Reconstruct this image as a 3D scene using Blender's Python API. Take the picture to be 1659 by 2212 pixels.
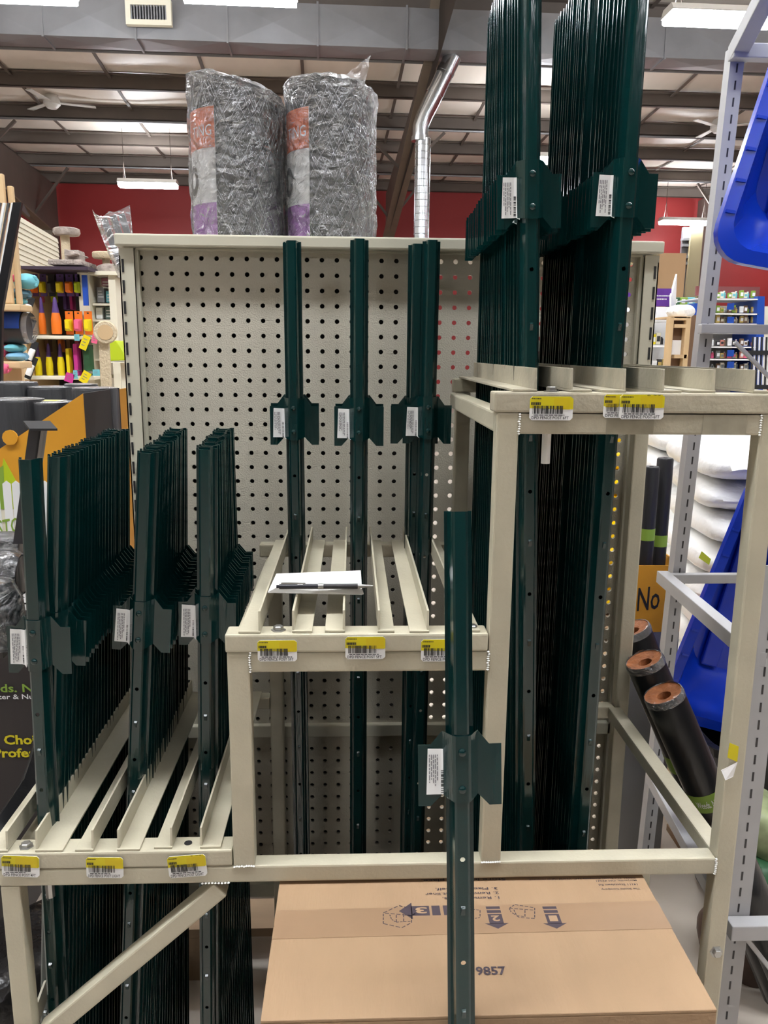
import bpy, bmesh, math, random
from mathutils import Vector, Matrix, noise
random.seed(7)
sc = bpy.context.scene
for o in list(bpy.data.objects): bpy.data.objects.remove(o)
COL = sc.collection
R = math.radians

# ------------------------------------------------------------------ camera
PITCH, YAW, ROLL, FPX, CX, CY = R(11.4), R(2.36), R(0.52), 1720.0, 829.5, 1106.0
EYE = Vector((0, 0, 1.335))
fw = Vector((math.sin(YAW)*math.cos(PITCH), math.cos(YAW)*math.cos(PITCH), -math.sin(PITCH)))
rt0 = Vector((math.cos(YAW), -math.sin(YAW), 0)); up0 = rt0.cross(fw)
rt = rt0*math.cos(ROLL) + up0*math.sin(ROLL); up = up0*math.cos(ROLL) - rt0*math.sin(ROLL)
cam_d = bpy.data.cameras.new('camera'); cam = bpy.data.objects.new('camera', cam_d); COL.objects.link(cam)
M = Matrix.Identity(4)
for i in range(3): M[i][0], M[i][1], M[i][2], M[i][3] = rt[i], up[i], -fw[i], EYE[i]
cam.matrix_world = M
cam_d.sensor_fit = 'VERTICAL'; cam_d.sensor_height = 36; cam_d.lens = 36*FPX/2212; cam_d.clip_start = 0.02
sc.camera = cam
# ------------------------------------------------------------------ world and exposure
w = bpy.data.worlds.new('store_air'); sc.world = w; w.use_nodes = True
w.node_tree.nodes['Background'].inputs[0].default_value = (0.9, 0.95, 1, 1)
w.node_tree.nodes['Background'].inputs[1].default_value = 0.05
sc.view_settings.view_transform = 'Standard'; sc.view_settings.look = 'None'
sc.view_settings.gamma = 1; sc.view_settings.use_curve_mapping = False
sc.view_settings.exposure = 1.15
LAMP = 26.0          # emission strength of every strip light's diffuser

def at(px, py, Y=None, Z=None, X=None):
    d = fw*FPX + rt*(px-CX) - up*(py-CY)
    s = Y/d.y if Y is not None else ((Z-EYE.z)/d.z if Z is not None else X/d.x)
    return EYE + d*s

# ------------------------------------------------------------------ materials
def srgb(c):
    return tuple(((x/255)/12.92 if x/255 <= .04045 else ((x/255+.055)/1.055)**2.4) for x in c)
MATS = {}
def mat(name, rgb, rough=.5, metal=0, var=.0, vscale=8, bump=0, bscale=60, coat=0, stretch=None, spec=.5, emit=0):
    if name in MATS: return MATS[name]
    m = bpy.data.materials.new(name); m.use_nodes = True; nt = m.node_tree; N = nt.nodes; L = nt.links
    b = N['Principled BSDF']; c = srgb(rgb)
    b.inputs['Base Color'].default_value = (*c, 1); b.inputs['Roughness'].default_value = rough
    b.inputs['Metallic'].default_value = metal; b.inputs['Coat Weight'].default_value = coat
    b.inputs['Coat Roughness'].default_value = .08; b.inputs['Specular IOR Level'].default_value = spec
    tc = N.new('ShaderNodeTexCoord'); mp = N.new('ShaderNodeMapping'); L.new(tc.outputs['Object'], mp.inputs[0])
    if stretch: mp.inputs['Scale'].default_value = stretch
    if var:
        n = N.new('ShaderNodeTexNoise'); n.inputs['Scale'].default_value = vscale; n.inputs['Detail'].default_value = 5
        L.new(mp.outputs[0], n.inputs[0]); r = N.new('ShaderNodeValToRGB'); L.new(n.outputs['Fac'], r.inputs[0])
        r.color_ramp.elements[0].position = .3; r.color_ramp.elements[1].position = .7
        r.color_ramp.elements[0].color = (*[x*(1-var) for x in c], 1); r.color_ramp.elements[1].color = (*[min(1, x*(1+var*.6)) for x in c], 1)
        L.new(r.outputs[0], b.inputs['Base Color'])
    if bump:
        n2 = N.new('ShaderNodeTexNoise'); n2.inputs['Scale'].default_value = bscale; n2.inputs['Detail'].default_value = 3
        L.new(mp.outputs[0], n2.inputs[0]); bp = N.new('ShaderNodeBump'); bp.inputs['Strength'].default_value = bump
        bp.inputs['Distance'].default_value = .01; L.new(n2.outputs['Fac'], bp.inputs['Height']); L.new(bp.outputs[0], b.inputs['Normal'])
    if emit:
        b.inputs['Emission Color'].default_value = (*c, 1); b.inputs['Emission Strength'].default_value = emit
    MATS[name] = m; return m
def film(name, tint=(1, 1, 1), rough=.12, haze=.12, scale=22, bump=.9):
    """thin clear wrinkled plastic: see-through, with glossy creases"""
    m = bpy.data.materials.new(name); m.use_nodes = True; nt = m.node_tree; N = nt.nodes; L = nt.links
    N.remove(N['Principled BSDF']); out = N['Material Output']
    tr = N.new('ShaderNodeBsdfTransparent'); tr.inputs[0].default_value = (*tint, 1)
    gl = N.new('ShaderNodeBsdfGlossy'); gl.inputs['Roughness'].default_value = rough
    df = N.new('ShaderNodeBsdfDiffuse'); df.inputs[0].default_value = (.9, .9, .92, 1)
    tc = N.new('ShaderNodeTexCoord'); n = N.new('ShaderNodeTexNoise'); n.inputs['Scale'].default_value = scale; n.inputs['Detail'].default_value = 6
    n.inputs['Distortion'].default_value = 1.6
    mp = N.new('ShaderNodeMapping'); mp.inputs['Rotation'].default_value = (.5, .3, .2); mp.inputs['Scale'].default_value = (1, 1, 1.8)
    L.new(tc.outputs['Object'], mp.inputs[0]); L.new(mp.outputs[0], n.inputs[0])
    bp = N.new('ShaderNodeBump'); bp.inputs['Strength'].default_value = bump; bp.inputs['Distance'].default_value = .02
    L.new(n.outputs['Fac'], bp.inputs['Height']); L.new(bp.outputs[0], gl.inputs['Normal']); L.new(bp.outputs[0], df.inputs['Normal'])
    fr = N.new('ShaderNodeFresnel'); fr.inputs[0].default_value = 1.5; L.new(bp.outputs[0], fr.inputs['Normal'])
    ad = N.new('ShaderNodeMath'); ad.operation = 'ADD'; ad.inputs[1].default_value = .04; ad.use_clamp = True; L.new(fr.outputs[0], ad.inputs[0])
    cr = N.new('ShaderNodeTexNoise'); cr.inputs['Scale'].default_value = scale*1.3; cr.inputs['Detail'].default_value = 4; cr.inputs['Distortion'].default_value = 2.5
    L.new(mp.outputs[0], cr.inputs[0]); rp = N.new('ShaderNodeMapRange'); rp.inputs[1].default_value = .56; rp.inputs[2].default_value = .72; rp.inputs[3].default_value = haze; rp.inputs[4].default_value = min(1, haze+.30)
    L.new(cr.outputs['Fac'], rp.inputs[0])
    m1 = N.new('ShaderNodeMixShader'); L.new(rp.outputs[0], m1.inputs[0]); L.new(tr.outputs[0], m1.inputs[1]); L.new(df.outputs[0], m1.inputs[2])
    m2 = N.new('ShaderNodeMixShader'); L.new(ad.outputs[0], m2.inputs[0]); L.new(m1.outputs[0], m2.inputs[1]); L.new(gl.outputs[0], m2.inputs[2])
    L.new(m2.outputs[0], out.inputs[0]); MATS[name] = m; return m
CREAM = mat('cream_paint', (184, 178, 157), .38, var=.10, vscale=14, bump=.06, bscale=220)
CREAMW = mat('worn_cream_paint', (176, 169, 149), .45, var=.28, vscale=16, bump=.1, bscale=160)
PEG = mat('pegboard_grey', (190, 184, 168), .5, var=.05, vscale=4, bump=.25, bscale=420)
GOND = mat('gondola_enamel', (196, 192, 174), .35, var=.05, vscale=9)
GREEN = mat('green_enamel', (7, 45, 45), .16, var=.3, vscale=12, bump=.14, bscale=90, stretch=(1, 1, .12), coat=.25)
STICK = mat('sticker_paper', (228, 228, 228), .5)
INK = mat('black_ink', (26, 26, 28), .6)
INKG = mat('grey_ink', (120, 120, 124), .6)
YEL = mat('price_yellow', (206, 192, 4), .5)
YELD = mat('price_gold', (204, 182, 0), .5)
WHITE = mat('white_paper', (240, 240, 240), .6, bump=.05)
ZINC = mat('zinc', (170, 170, 168), .35, metal=.9)
CARD = mat('corrugated_card', (156, 128, 99), .75, var=.10, vscale=10, bump=.12, bscale=140, stretch=(1, .2, 1))
CARDD = mat('card_tape', (147, 119, 93), .4, var=.08, vscale=12)
BOXINK = mat('box_print', (62, 52, 60), .7)
GALV = mat('galvanised_duct', (142, 142, 145), .42, metal=.4, var=.16, vscale=2.0, bump=.12, bscale=3)
GALVB = mat('bright_galvanised', (200, 203, 205), .22, metal=1, var=.1, vscale=5, bump=.1, bscale=8)
STEEL = mat('primer_brown_steel', (102, 92, 85), .6, var=.1, vscale=3)
STEELT = mat('tan_primer_steel', (118, 106, 92), .6, var=.1, vscale=3)
INSUL = mat('white_vinyl_insulation', (236, 226, 214), .4, var=.05, vscale=1.2, bump=.6, bscale=2.2, stretch=(2.2, .5, 1))
RED = mat('red_wall', (158, 44, 44), .55, var=.08, vscale=.6)
CONC = mat('concrete', (188, 178, 166), .5, var=.14, vscale=3.5, bump=.05, bscale=20)
BLUE = mat('blue_poly', (14, 54, 182), .26, var=.05, vscale=6, coat=.2)
BLUEP = mat('blue_steel', (28, 74, 170), .4)
GREYP = mat('slotted_steel_grey', (172, 172, 174), .4, var=.07, vscale=12)
BAGW = mat('white_poly_bag', (240, 240, 238), .3, var=.04, vscale=6, bump=.7, bscale=26)
BAGY = mat('yellow_poly_bag', (240, 200, 8), .3, bump=.35, bscale=20)
BLACK = mat('black_plastic', (24, 24, 26), .3, var=.2, vscale=10, bump=.2, bscale=40, stretch=(1, 1, .15))
DARK = mat('charcoal', (48, 46, 48), .5, var=.15, vscale=14)
BFAB = mat('black_woven_fabric', (27, 27, 31), .45, var=.3, vscale=40, bump=.2, bscale=100, stretch=(1, 1, .1))
ROLLEND = mat('brown_roll_end', (158, 96, 56), .6, var=.35, vscale=60, bump=.3, bscale=120)
GREENB = mat('leaf_green_print', (128, 160, 58), .5)
ORANGE = mat('orange_print', (226, 104, 42), .5, bump=.2, bscale=40)
PURPLE = mat('purple_print', (166, 92, 186), .5, bump=.2, bscale=40)
AMBER = mat('amber_card', (214, 150, 34), .6, var=.08, vscale=10)
LIME = mat('lime_print', (176, 196, 20), .6)
WOOD = mat('pale_wood', (206, 176, 134), .6, var=.15, vscale=6, stretch=(1, 1, .2))
PALLET = mat('grey_pallet_wood', (150, 126, 100), .8, var=.3, vscale=8, stretch=(.2, 1, 1))
PINK = mat('pink_plush', (226, 96, 134), .7)
TEAL = mat('teal_plush', (104, 178, 190), .7)
VIOLET = mat('violet_pack', (84, 56, 122), .4)
LEM = mat('lemon_pack', (226, 204, 20), .4)
ORP = mat('orange_pack', (232, 118, 30), .4)
MAG = mat('magenta_pack', (196, 50, 140), .5)
TURF = mat('cream_carpet', (206, 190, 160), .9, bump=.6, bscale=140)
PLUSH = mat('grey_carpet', (172, 160, 152), .95, var=.3, vscale=30, bump=.8, bscale=90)
SIDING = mat('cream_siding', (222, 216, 196), .6)
PURH = mat('purple_header', (92, 44, 140), .5)
LEAFD = mat('dark_green_print', (46, 92, 58), .5, var=.3, vscale=18)
BRN_ = mat('tan_brown_pack', (128, 92, 66), .5)
FILM = film('shrink_film', rough=.16, haze=.07, scale=26, bump=1.0)
BAGF = film('clear_bag_film', rough=.2, haze=.18, scale=14, bump=.6)
WIRE = mat('galvanised_wire', (140, 140, 146), .3, metal=.3)
MESHC = mat('netting_core', (30, 30, 34), .6, var=.5, vscale=30)
LITE = mat('lit_diffuser', (246, 250, 255), .4, emit=LAMP)
UPL = mat('lit_top_slot', (246, 250, 255), .4, emit=LAMP*1.5)
LHOUS = mat('lamp_housing', (225, 224, 220), .4)

# ------------------------------------------------------------------ mesh helpers
class MB:
    def __init__(s): s.v = []; s.f = []
    def add(s, V, F):
        n = len(s.v); s.v += [Vector(p) for p in V]; s.f += [tuple(i+n for i in f) for f in F]; return s
    def box(s, x0, x1, y0, y1, z0, z1, T=None):
        V = [Vector((x, y, z)) for z in (z0, z1) for y in (y0, y1) for x in (x0, x1)]
        if T is not None: V = [T @ p for p in V]
        return s.add(V, [(0, 2, 3, 1), (4, 5, 7, 6), (0, 1, 5, 4), (2, 6, 7, 3), (0, 4, 6, 2), (1, 3, 7, 5)])
    def beam(s, p0, p1, wd, ht, upv=(0, 0, 1)):
        p0, p1 = Vector(p0), Vector(p1); d = (p1-p0).normalized(); a = d.cross(Vector(upv)).normalized(); b = a.cross(d)
        V = [p + a*(i*wd/2) + b*(j*ht/2) for p in (p0, p1) for i, j in ((-1, -1), (1, -1), (1, 1), (-1, 1))]
        return s.add(V, [(3, 2, 1, 0), (4, 5, 6, 7), (0, 1, 5, 4), (1, 2, 6, 5), (2, 3, 7, 6), (3, 0, 4, 7)])
    def loft(s, rings, cap0=True, cap1=True, close=True):
        n = len(rings[0]); V = [p for r in rings for p in r]; F = []
        for k in range(len(rings)-1):
            for i in range(n if close else n-1):
                j = (i+1) % n; F.append((k*n+i, k*n+j, (k+1)*n+j, (k+1)*n+i))
        if cap0: F.append(tuple(range(n-1, -1, -1)))
        if cap1: F.append(tuple((len(rings)-1)*n+i for i in range(n)))
        return s.add(V, F)
    def cyl(s, p0, p1, r0, r1=None, n=12, caps=True):
        p0, p1 = Vector(p0), Vector(p1); r1 = r0 if r1 is None else r1; d = (p1-p0).normalized()
        a = d.orthogonal().normalized(); b = d.cross(a)
        ring = lambda p, r: [p + a*(r*math.cos(2*math.pi*i/n)) + b*(r*math.sin(2*math.pi*i/n)) for i in range(n)]
        return s.loft([ring(p0, r0), ring(p1, r1)], caps, caps)
    def tube(s, pts, r, n=6, caps=True):
        pts = [Vector(p) for p in pts]; rings = []; a = None
        for i, p in enumerate(pts):
            d = (pts[min(i+1, len(pts)-1)] - pts[max(i-1, 0)]).normalized()
            a = d.orthogonal().normalized() if a is None else (a - d*a.dot(d)).normalized(); b = d.cross(a)
            rings.append([p + a*(r*math.cos(2*math.pi*k/n)) + b*(r*math.sin(2*math.pi*k/n)) for k in range(n)])
        return s.loft(rings, caps, caps)
    def lathe(s, prof, c=(0, 0, 0), n=20, T=None):
        c = Vector(c); rings = []
        for r, z in prof: rings.append([c + Vector((r*math.cos(2*math.pi*i/n), r*math.sin(2*math.pi*i/n), z)) for i in range(n)])
        if T is not None: rings = [[T @ p for p in q] for q in rings]
        return s.loft(rings)
    def prism(s, pts, d):
        """pts: outline in 3D, d: extrusion vector"""
        pts = [Vector(p) for p in pts]; d = Vector(d); return s.loft([pts, [p+d for p in pts]])
    def quad(s, a, b, c, d): return s.add([a, b, c, d], [(0, 1, 2, 3)])
    def build(s, name, m, parent=None, smooth=False, bev=0, raw=False, loc=None):
        me = bpy.data.meshes.new(name); off = Vector((0, 0, 0))
        if parent is not None and not raw: off = wl(parent)
        if loc is not None: off = Vector(loc)
        me.from_pydata([p-off for p in s.v], [], s.f)
        bm = bmesh.new(); bm.from_mesh(me); bmesh.ops.recalc_face_normals(bm, faces=bm.faces)
        if bev:
            es = [e for e in bm.edges if len(e.link_faces) == 2 and e.calc_face_angle(0) > .7]
            bmesh.ops.bevel(bm, geom=es, offset=bev, segments=2, profile=.6, affect='EDGES', clamp_overlap=True)
        bm.to_mesh(me); bm.free(); me.materials.append(m)
        if smooth: me.shade_smooth(); me.set_sharp_from_angle(angle=R(38))
        o = bpy.data.objects.new(name, me); COL.objects.link(o)
        if parent is not None: o.parent = parent
        if loc is not None: o.location = loc
        return o
def wl(o):
    p = Vector((0, 0, 0))
    while o is not None: p = p + o.location; o = o.parent
    return p
def tag(o, label, cat, group=None, kind=None):
    o['label'] = label; o['category'] = cat
    if group: o['group'] = group
    if kind: o['kind'] = kind
    return o
def thing(name, label, cat, loc=(0, 0, 0), group=None):
    o = bpy.data.objects.new(name, None); COL.objects.link(o); o.location = loc; o.empty_display_size = .05
    return tag(o, label, cat, group)
def struct(o, label=None):
    o['kind'] = 'structure'
    if label: o['label'] = label
    return o
def copy_tree(o, parent=None, skip=()):
    c = o.copy(); COL.objects.link(c)
    if parent is not None: c.parent = parent
    for ch in o.children:
        if ch.name.split('.')[0] not in skip: copy_tree(ch, c, skip)
    return c
def ordinal(i):
    W = 'first second third fourth fifth sixth seventh eighth ninth tenth eleventh twelfth thirteenth fourteenth fifteenth sixteenth seventeenth eighteenth nineteenth twentieth twenty-first twenty-second twenty-third twenty-fourth'.split()
    return W[i]
_TX = {}
def text_geo(t, bold=0):
    if (t, bold) in _TX: return _TX[t, bold]
    cu = bpy.data.curves.new('t', 'FONT'); cu.body = t; cu.size = 1; cu.resolution_u = 2; cu.align_x = 'LEFT'; cu.offset = bold
    ob = bpy.data.objects.new('t', cu); COL.objects.link(ob); dg = bpy.context.evaluated_depsgraph_get(); dg.update()
    me = bpy.data.meshes.new_from_object(ob.evaluated_get(dg))
    V = [v.co.copy() for v in me.vertices]; F = [tuple(p.vertices) for p in me.polygons]
    bpy.data.objects.remove(ob); bpy.data.curves.remove(cu); bpy.data.meshes.remove(me)
    x0 = min(v.x for v in V); x1 = max(v.x for v in V); y0 = min(v.y for v in V); y1 = max(v.y for v in V)
    _TX[t, bold] = (V, F, x0, x1, y0, y1); return _TX[t, bold]
def put_text(mb, t, org, xd, yd, width=None, height=None, bold=0.0):
    """left-bottom corner of the lettering at org; xd, yd unit directions; width (and height) of the whole line"""
    V, F, x0, x1, y0, y1 = text_geo(t, bold); xd, yd, org = Vector(xd), Vector(yd), Vector(org)
    sx = width/(x1-x0) if width else height/(y1-y0); sy = height/(y1-y0) if height else sx
    mb.add([org + xd*((v.x-x0)*sx) + yd*((v.y-y0)*sy) for v in V], F); return mb
def bars(mb, org, xd, yd, wd, ht, n, fill=.55, rnd=None):
    """bar-code strokes across xd"""
    org, xd, yd = Vector(org), Vector(xd), Vector(yd); rnd = rnd or random; x = 0.0
    step = wd/n
    for i in range(n):
        bw = step*rnd.choice((.3, .45, .8)); a = org + xd*(i*step)
        mb.quad(a, a+xd*bw, a+xd*bw+yd*ht, a+yd*ht)
def lines(mb, org, xd, yd, wd, pitch, n, th=.4, rnd=None):
    """rows of illegible small print, as dashes"""
    org, xd, yd = Vector(org), Vector(xd), Vector(yd); rnd = rnd or random
    for i in range(n):
        x = 0; a0 = org - yd*(i*pitch); end = wd*rnd.uniform(.6, 1)
        while x < end:
            l = min(wd*rnd.uniform(.05, .14), end-x); a = a0 + xd*x
            mb.quad(a, a+xd*l, a+xd*l+yd*(pitch*th), a+yd*(pitch*th)); x += l + wd*.025

# ------------------------------------------------------------------ room shell (turned 1.8 degrees against the rack)
TH = R(1.8); RZ = Matrix.Rotation(TH, 4, 'Z')
def U(u, v, z): return RZ @ Vector((u, v, z))
EAVE_V, EAVE_Z, SL = 20.2, 5.33, .062
def roofz(v): return EAVE_Z + SL*(EAVE_V - v)
U0, U1, V0, V1 = -12.5, 16.0, -11.0, EAVE_V
def rbox(mb, u0, u1, v0, v1, z0, z1): return mb.box(u0, u1, v0, v1, z0, z1, T=RZ)
struct(rbox(MB(), U0, U1, V0, V1, -.1, 0).build('floor', CONC), 'pale grey concrete shop floor')
struct(rbox(MB(), U0, U1, V1, V1+.2, 0, 6.2).build('wall_back', RED), 'dark red painted far wall under the eave')
struct(rbox(MB(), U0-.2, U0, V0, V1, 0, 9).build('wall_left', SIDING))
struct(rbox(MB(), U1, U1+.2, V0, V1, 0, 9).build('wall_right', RED))
struct(rbox(MB(), U0, U1, V0-.2, V0, 0, 9).build('wall_front', mat('dim_brown_wall', (84, 76, 70), .6)))
mb = MB(); NU, NV = 40, 150
pur_v = [EAVE_V - .15 - 1.45*k for k in range(22)]
def sag(v):
    k = (EAVE_V - .15 - v)/1.45; f = k - math.floor(k); return .07*math.sin(math.pi*f)
V = []; F = []
for j in range(NV+1):
    v = V0 + (V1-V0)*j/NV
    for i in range(NU+1):
        u = U0 + (U1-U0)*i/NU
        V.append(U(u, v, roofz(v) - sag(v)*(1+.25*math.sin(u*3.1)) + .01*math.sin(u*7+v*3)))
for j in range(NV):
    for i in range(NU):
        a = j*(NU+1)+i; F.append((a, a+1, a+NU+2, a+NU+1))
ceil = struct(MB().add(V, F).build('ceiling', INSUL, smooth=True), 'white vinyl-faced insulation sagging between dark purlins')
for v in pur_v:
    if v < V0: continue
    m_ = MB(); z = roofz(v)
    m_.box(U0, U1, v-.012, v+.012, z-.24, z-.03, T=RZ); m_.box(U0, U1, v-.09, v+.012, z-.05, z-.03, T=RZ); m_.box(U0, U1, v-.012, v+.09, z-.24, z-.225, T=RZ)
    m_.build('purlin', STEEL, ceil)
for v in pur_v[1:6:2]:      # thin conduits slung along some purlins
    z = roofz(v)-.29; MB().cyl(U(U0+.2, v-.1, z), U(U1-.2, v-.1, z), .02, n=6).build('conduit', GALV, ceil)
for u in [-11.2+1.55*k for k in range(17)]:
    m_ = MB(); vs = [V0+.2+(V1-V0-.4)*k/40 for k in range(41)]
    m_.loft([[U(u-.025, v, roofz(v)-sag(v)*1.3-.03), U(u+.025, v, roofz(v)-sag(v)*1.3-.03), U(u+.025, v, roofz(v)-sag(v)*1.3-.015), U(u-.025, v, roofz(v)-sag(v)*1.3-.015)] for v in vs])
    m_.build('seam_strap', STEEL, ceil)
# tapered rigid frames
FR = []
for k, u in enumerate((-6.25, 1.45, 9.15)):
    fr = MB(); W_ = .012
    zt = lambda v: roofz(v)-.31
    prof_low = [(EAVE_V-.35, 0), (EAVE_V-.95, 3.95), (EAVE_V-9.5, 5.15), (EAVE_V-20, 5.9)]
    web = [(EAVE_V-.1, 0), (EAVE_V-.35, 0), (EAVE_V-.95, 3.95), (11.6, 5.12), (10.9, 5.66), (EAVE_V-20, 6.5), (EAVE_V-20, zt(EAVE_V-20)), (EAVE_V-.1, zt(EAVE_V-.1))]
    b_ = bpy.data.objects.new('roof_beam', None); COL.objects.link(b_); b_['kind'] = 'structure'
    MB().prism([U(u-W_, v, z) for v, z in web], RZ.to_3x3() @ Vector((2*W_, 0, 0))).build('web', STEEL, b_)
    fl = MB()
    for (va, za), (vb, zb) in zip(web[1:5], web[2:6]):
        p0, p1 = U(u, va, za), U(u, vb, zb); n_ = (p1-p0).cross(RZ.to_3x3() @ Vector((1, 0, 0)))
        fl.beam(p0, p1, .26, .03, upv=n_)
    fl.build('lower_flange', STEELT, b_); FR.append(b_)
    for s_ in (-1, 1):
        for v in pur_v[1:4:2]:
            z = roofz(v)-.3; lo = 4.05 + (EAVE_V-.95-v)*.14
            MB().beam(U(u, v, lo+.05), U(u+s_*.75, v, z), .05, .05).build('flange_brace', STEEL, b_)
# right-hand column with girts seen over the top tier
# ------------------------------------------------------------------ air duct
ducth = 0.47; dv0, dv1, dz0 = 11.0, 11.42, 5.1
dt = thing('air_duct', 'large grey sheet-metal air duct hung across the ceiling', 'duct', U(-8, dv0, dz0))
us = [U0+.1+1.12*k for k in range(26)]
for a, b in zip(us, us[1:]):
    m_ = MB(); c = (a+b)/2; e = .012
    # each section: box whose front and bottom panels are cross-broken towards the middle
    P = lambda u, v, z: U(u, v, z)
    q = [P(a, dv0, dz0), P(b-e, dv0, dz0), P(b-e, dv1, dz0), P(a, dv1, dz0), P(a, dv0, dz0+ducth), P(b-e, dv0, dz0+ducth), P(b-e, dv1, dz0+ducth), P(a, dv1, dz0+ducth)]
    q += [P(c, dv0-.015, dz0+ducth/2), P(c, (dv0+dv1)/2, dz0-.02)]
    m_.add(q, [(0, 1, 8), (1, 5, 8), (5, 4, 8), (4, 0, 8), (0, 3, 9), (3, 2, 9), (2, 1, 9), (1, 0, 9), (4, 5, 6, 7), (3, 7, 6, 2), (0, 4, 7, 3), (1, 2, 6, 5)])
    m_.box(b-.02, b+.005, dv0-.02, dv1+.02, dz0-.02, dz0+ducth+.02, T=RZ)
    m_.build('duct_section', GALV, dt)
for u in (-6, -3, .2, 3.2, 6.2):
    MB().beam(U(u, dv0+.2, dz0+ducth), U(u, dv0+.2, roofz(dv0)-.1), .03, .004).build('hanger_strap', ZINC, dt)
g = thing('air_grille', 'square white-framed air grille on the duct face', 'vent', at(327, 38, Y=10.9))
c0, c1 = at(277, 9, Y=10.94), at(377, 66, Y=10.94); x0, x1, z0, z1 = c0.x, c1.x, c1.z, c0.z
fm = MB()
for X0, X1, Z0, Z1 in ((x0, x1, z1-.06, z1), (x0, x1, z0, z0+.06), (x0, x0+.06, z0+.06, z1-.06), (x1-.06, x1, z0+.06, z1-.06)): fm.box(X0, X1, 10.78, 10.85, Z0, Z1)
fm.build('grille_frame', SIDING, g)
MB().box(x0+.05, x1-.05, 10.84, 10.865, z0+.05, z1-.05).build('grille_back', INK, g)
n_ = 13
for i in range(n_):
    xx = x0+.07+(x1-x0-.14)*i/(n_-1); MB().box(xx-.008, xx+.008, 10.79, 10.838, z0+.06, z1-.06).build('slat', GALV, g)
# round spiral take-off duct
sd = thing('spiral_duct', 'shiny round spiral duct dropping from the big duct behind the netting rolls', 'duct', at(908, 500, Y=11.25))
pts = [at(908, 620, Y=11.25), at(908, 300, Y=11.25)]
rs = .105
m_ = MB(); a_, b_ = pts; N_ = 22
prof = []
zz = []
for i in range(N_+1):
    z = i/N_
    for dr in ((0, -.004), (.006, 0), (0, .004)): prof.append((rs+dr[0], a_.z+(b_.z-a_.z)*z+dr[1]))
m_.lathe(prof, (a_.x, a_.y, 0), 20).build('vertical_run', GALVB, sd, smooth=True)
b2 = at(908, 275, Y=11.25); e1 = at(922, 240, Y=11.25); e2 = at(978, 122, Y=11.25)
m_ = MB().loft([[p+Vector((rr_*math.cos(2*math.pi*i/20)*cx_-0, rr_*math.sin(2*math.pi*i/20), rr_*math.cos(2*math.pi*i/20)*sz_)) for i in range(20)] for p, rr_, cx_, sz_ in ((b_, rs, 1, 0), (b2, rs, 1, -.1), (e1-Vector((.03, 0, .06)), rs*1.05, .97, -.25), (e1+Vector((.05, 0, .10)), rs*1.08, .92, -.40), (e2, rs*1.08, .92, -.40))]); m_.build('slanted_run', GALVB, sd, smooth=True)
for p, q in ((b_-Vector((0, 0, .03)), b_+Vector((0, 0, .03))), (e1+(e2-e1)*.30, e1+(e2-e1)*.36), (e1+(e2-e1)*.70, e1+(e2-e1)*.75)): MB().cyl(p, q, rs*1.08+.006, n=18).build('joint_band', GALVB, sd, smooth=True)

# ------------------------------------------------------------------ strip lights
LIGHT_PROTO = {}
def strip_light(c, label, group=None, L_=1.12, Wd=.30):
    t = thing('strip_light', label, 'light', c, group)
    c = Vector(c); T = Matrix.Translation(c) @ RZ
    prof = [(-Wd/2, 0), (-Wd/2, .012), (-.10, .075), (.10, .075), (Wd/2, .012), (Wd/2, 0)]
    MB().loft([[T @ Vector((x, y, z)) for y, z in prof] for x in (-L_/2, L_/2)]).build('housing', LHOUS, t)
    dprof = [(-Wd/2+.01, -.001), (-Wd/2+.02, -.05), (-.09, -.075), (.09, -.075), (Wd/2-.02, -.05), (Wd/2-.01, -.001)]
    MB().loft([[T @ Vector((x, y, z)) for y, z in dprof] for x in (-L_/2+.01, L_/2-.01)]).build('diffuser', LITE, t)
    MB().loft([[T @ Vector((x, y, z)) for y, z in ((-.07, .0755), (.07, .0755), (.07, .079), (-.07, .079))] for x in (-L_/2+.03, L_/2-.03)]).build('top_slot_lens', UPL, t)
    top = roofz((RZ.inverted() @ c).y)
    for s_ in (-.45, .45):
        m_ = MB()
        for d_ in (-.09, .09): m_.tube([T @ Vector((s_, d_, .07)), T @ Vector((s_, 0, .4)), Vector(((T @ Vector((s_, 0, 0))).x, (T @ Vector((s_, 0, 0))).y, top))], .006, 4)
        m_.build('suspension_cable', STEEL, t)
    return t
strip_light(at(518, -14, Y=8.7), 'bright strip light at the top edge, before the duct, above the left netting roll')
strip_light(at(40, -16, Y=9.1), 'bright strip light in the top corner, just above the duct left of the grille')
strip_light(at(1556, 36, Y=8.8), 'bright strip light near the grey slotted rack top')
strip_light(at(320, 397, Y=16.6), 'strip light hanging before the red wall beside the roof beam')
strip_light(at(1478, 478, Y=19.0), 'strip light hanging low before the red wall, right of the tallest posts')
strip_light(at(1160, 342, Y=14.0), 'strip light glimpsed between the two tallest post stacks')
for u, v in ((-3.6, -5.4), (2.6, -5.4), (-3.1, .45), (-1.85, .45), (-.6, .45), (.65, .45), (1.9, .45), (4.4, .3), (-6.5, .2), (-2.2, 4.2), (1.0, 4.3), (4.2, 4.4), (8.0, .3), (8.5, 4.4), (-7, 4.4), (7.8, 9), (11.6, 13), (10.6, 18), (-8, 13.5), (-9.5, 9)):  # unseen lights; the close overhead row is added to brighten the rack tops
    p = U(u, v, 4.6); strip_light(p, 'white strip light added outside the view to light rack and aisles', 'added strip lights outside the view')
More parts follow.
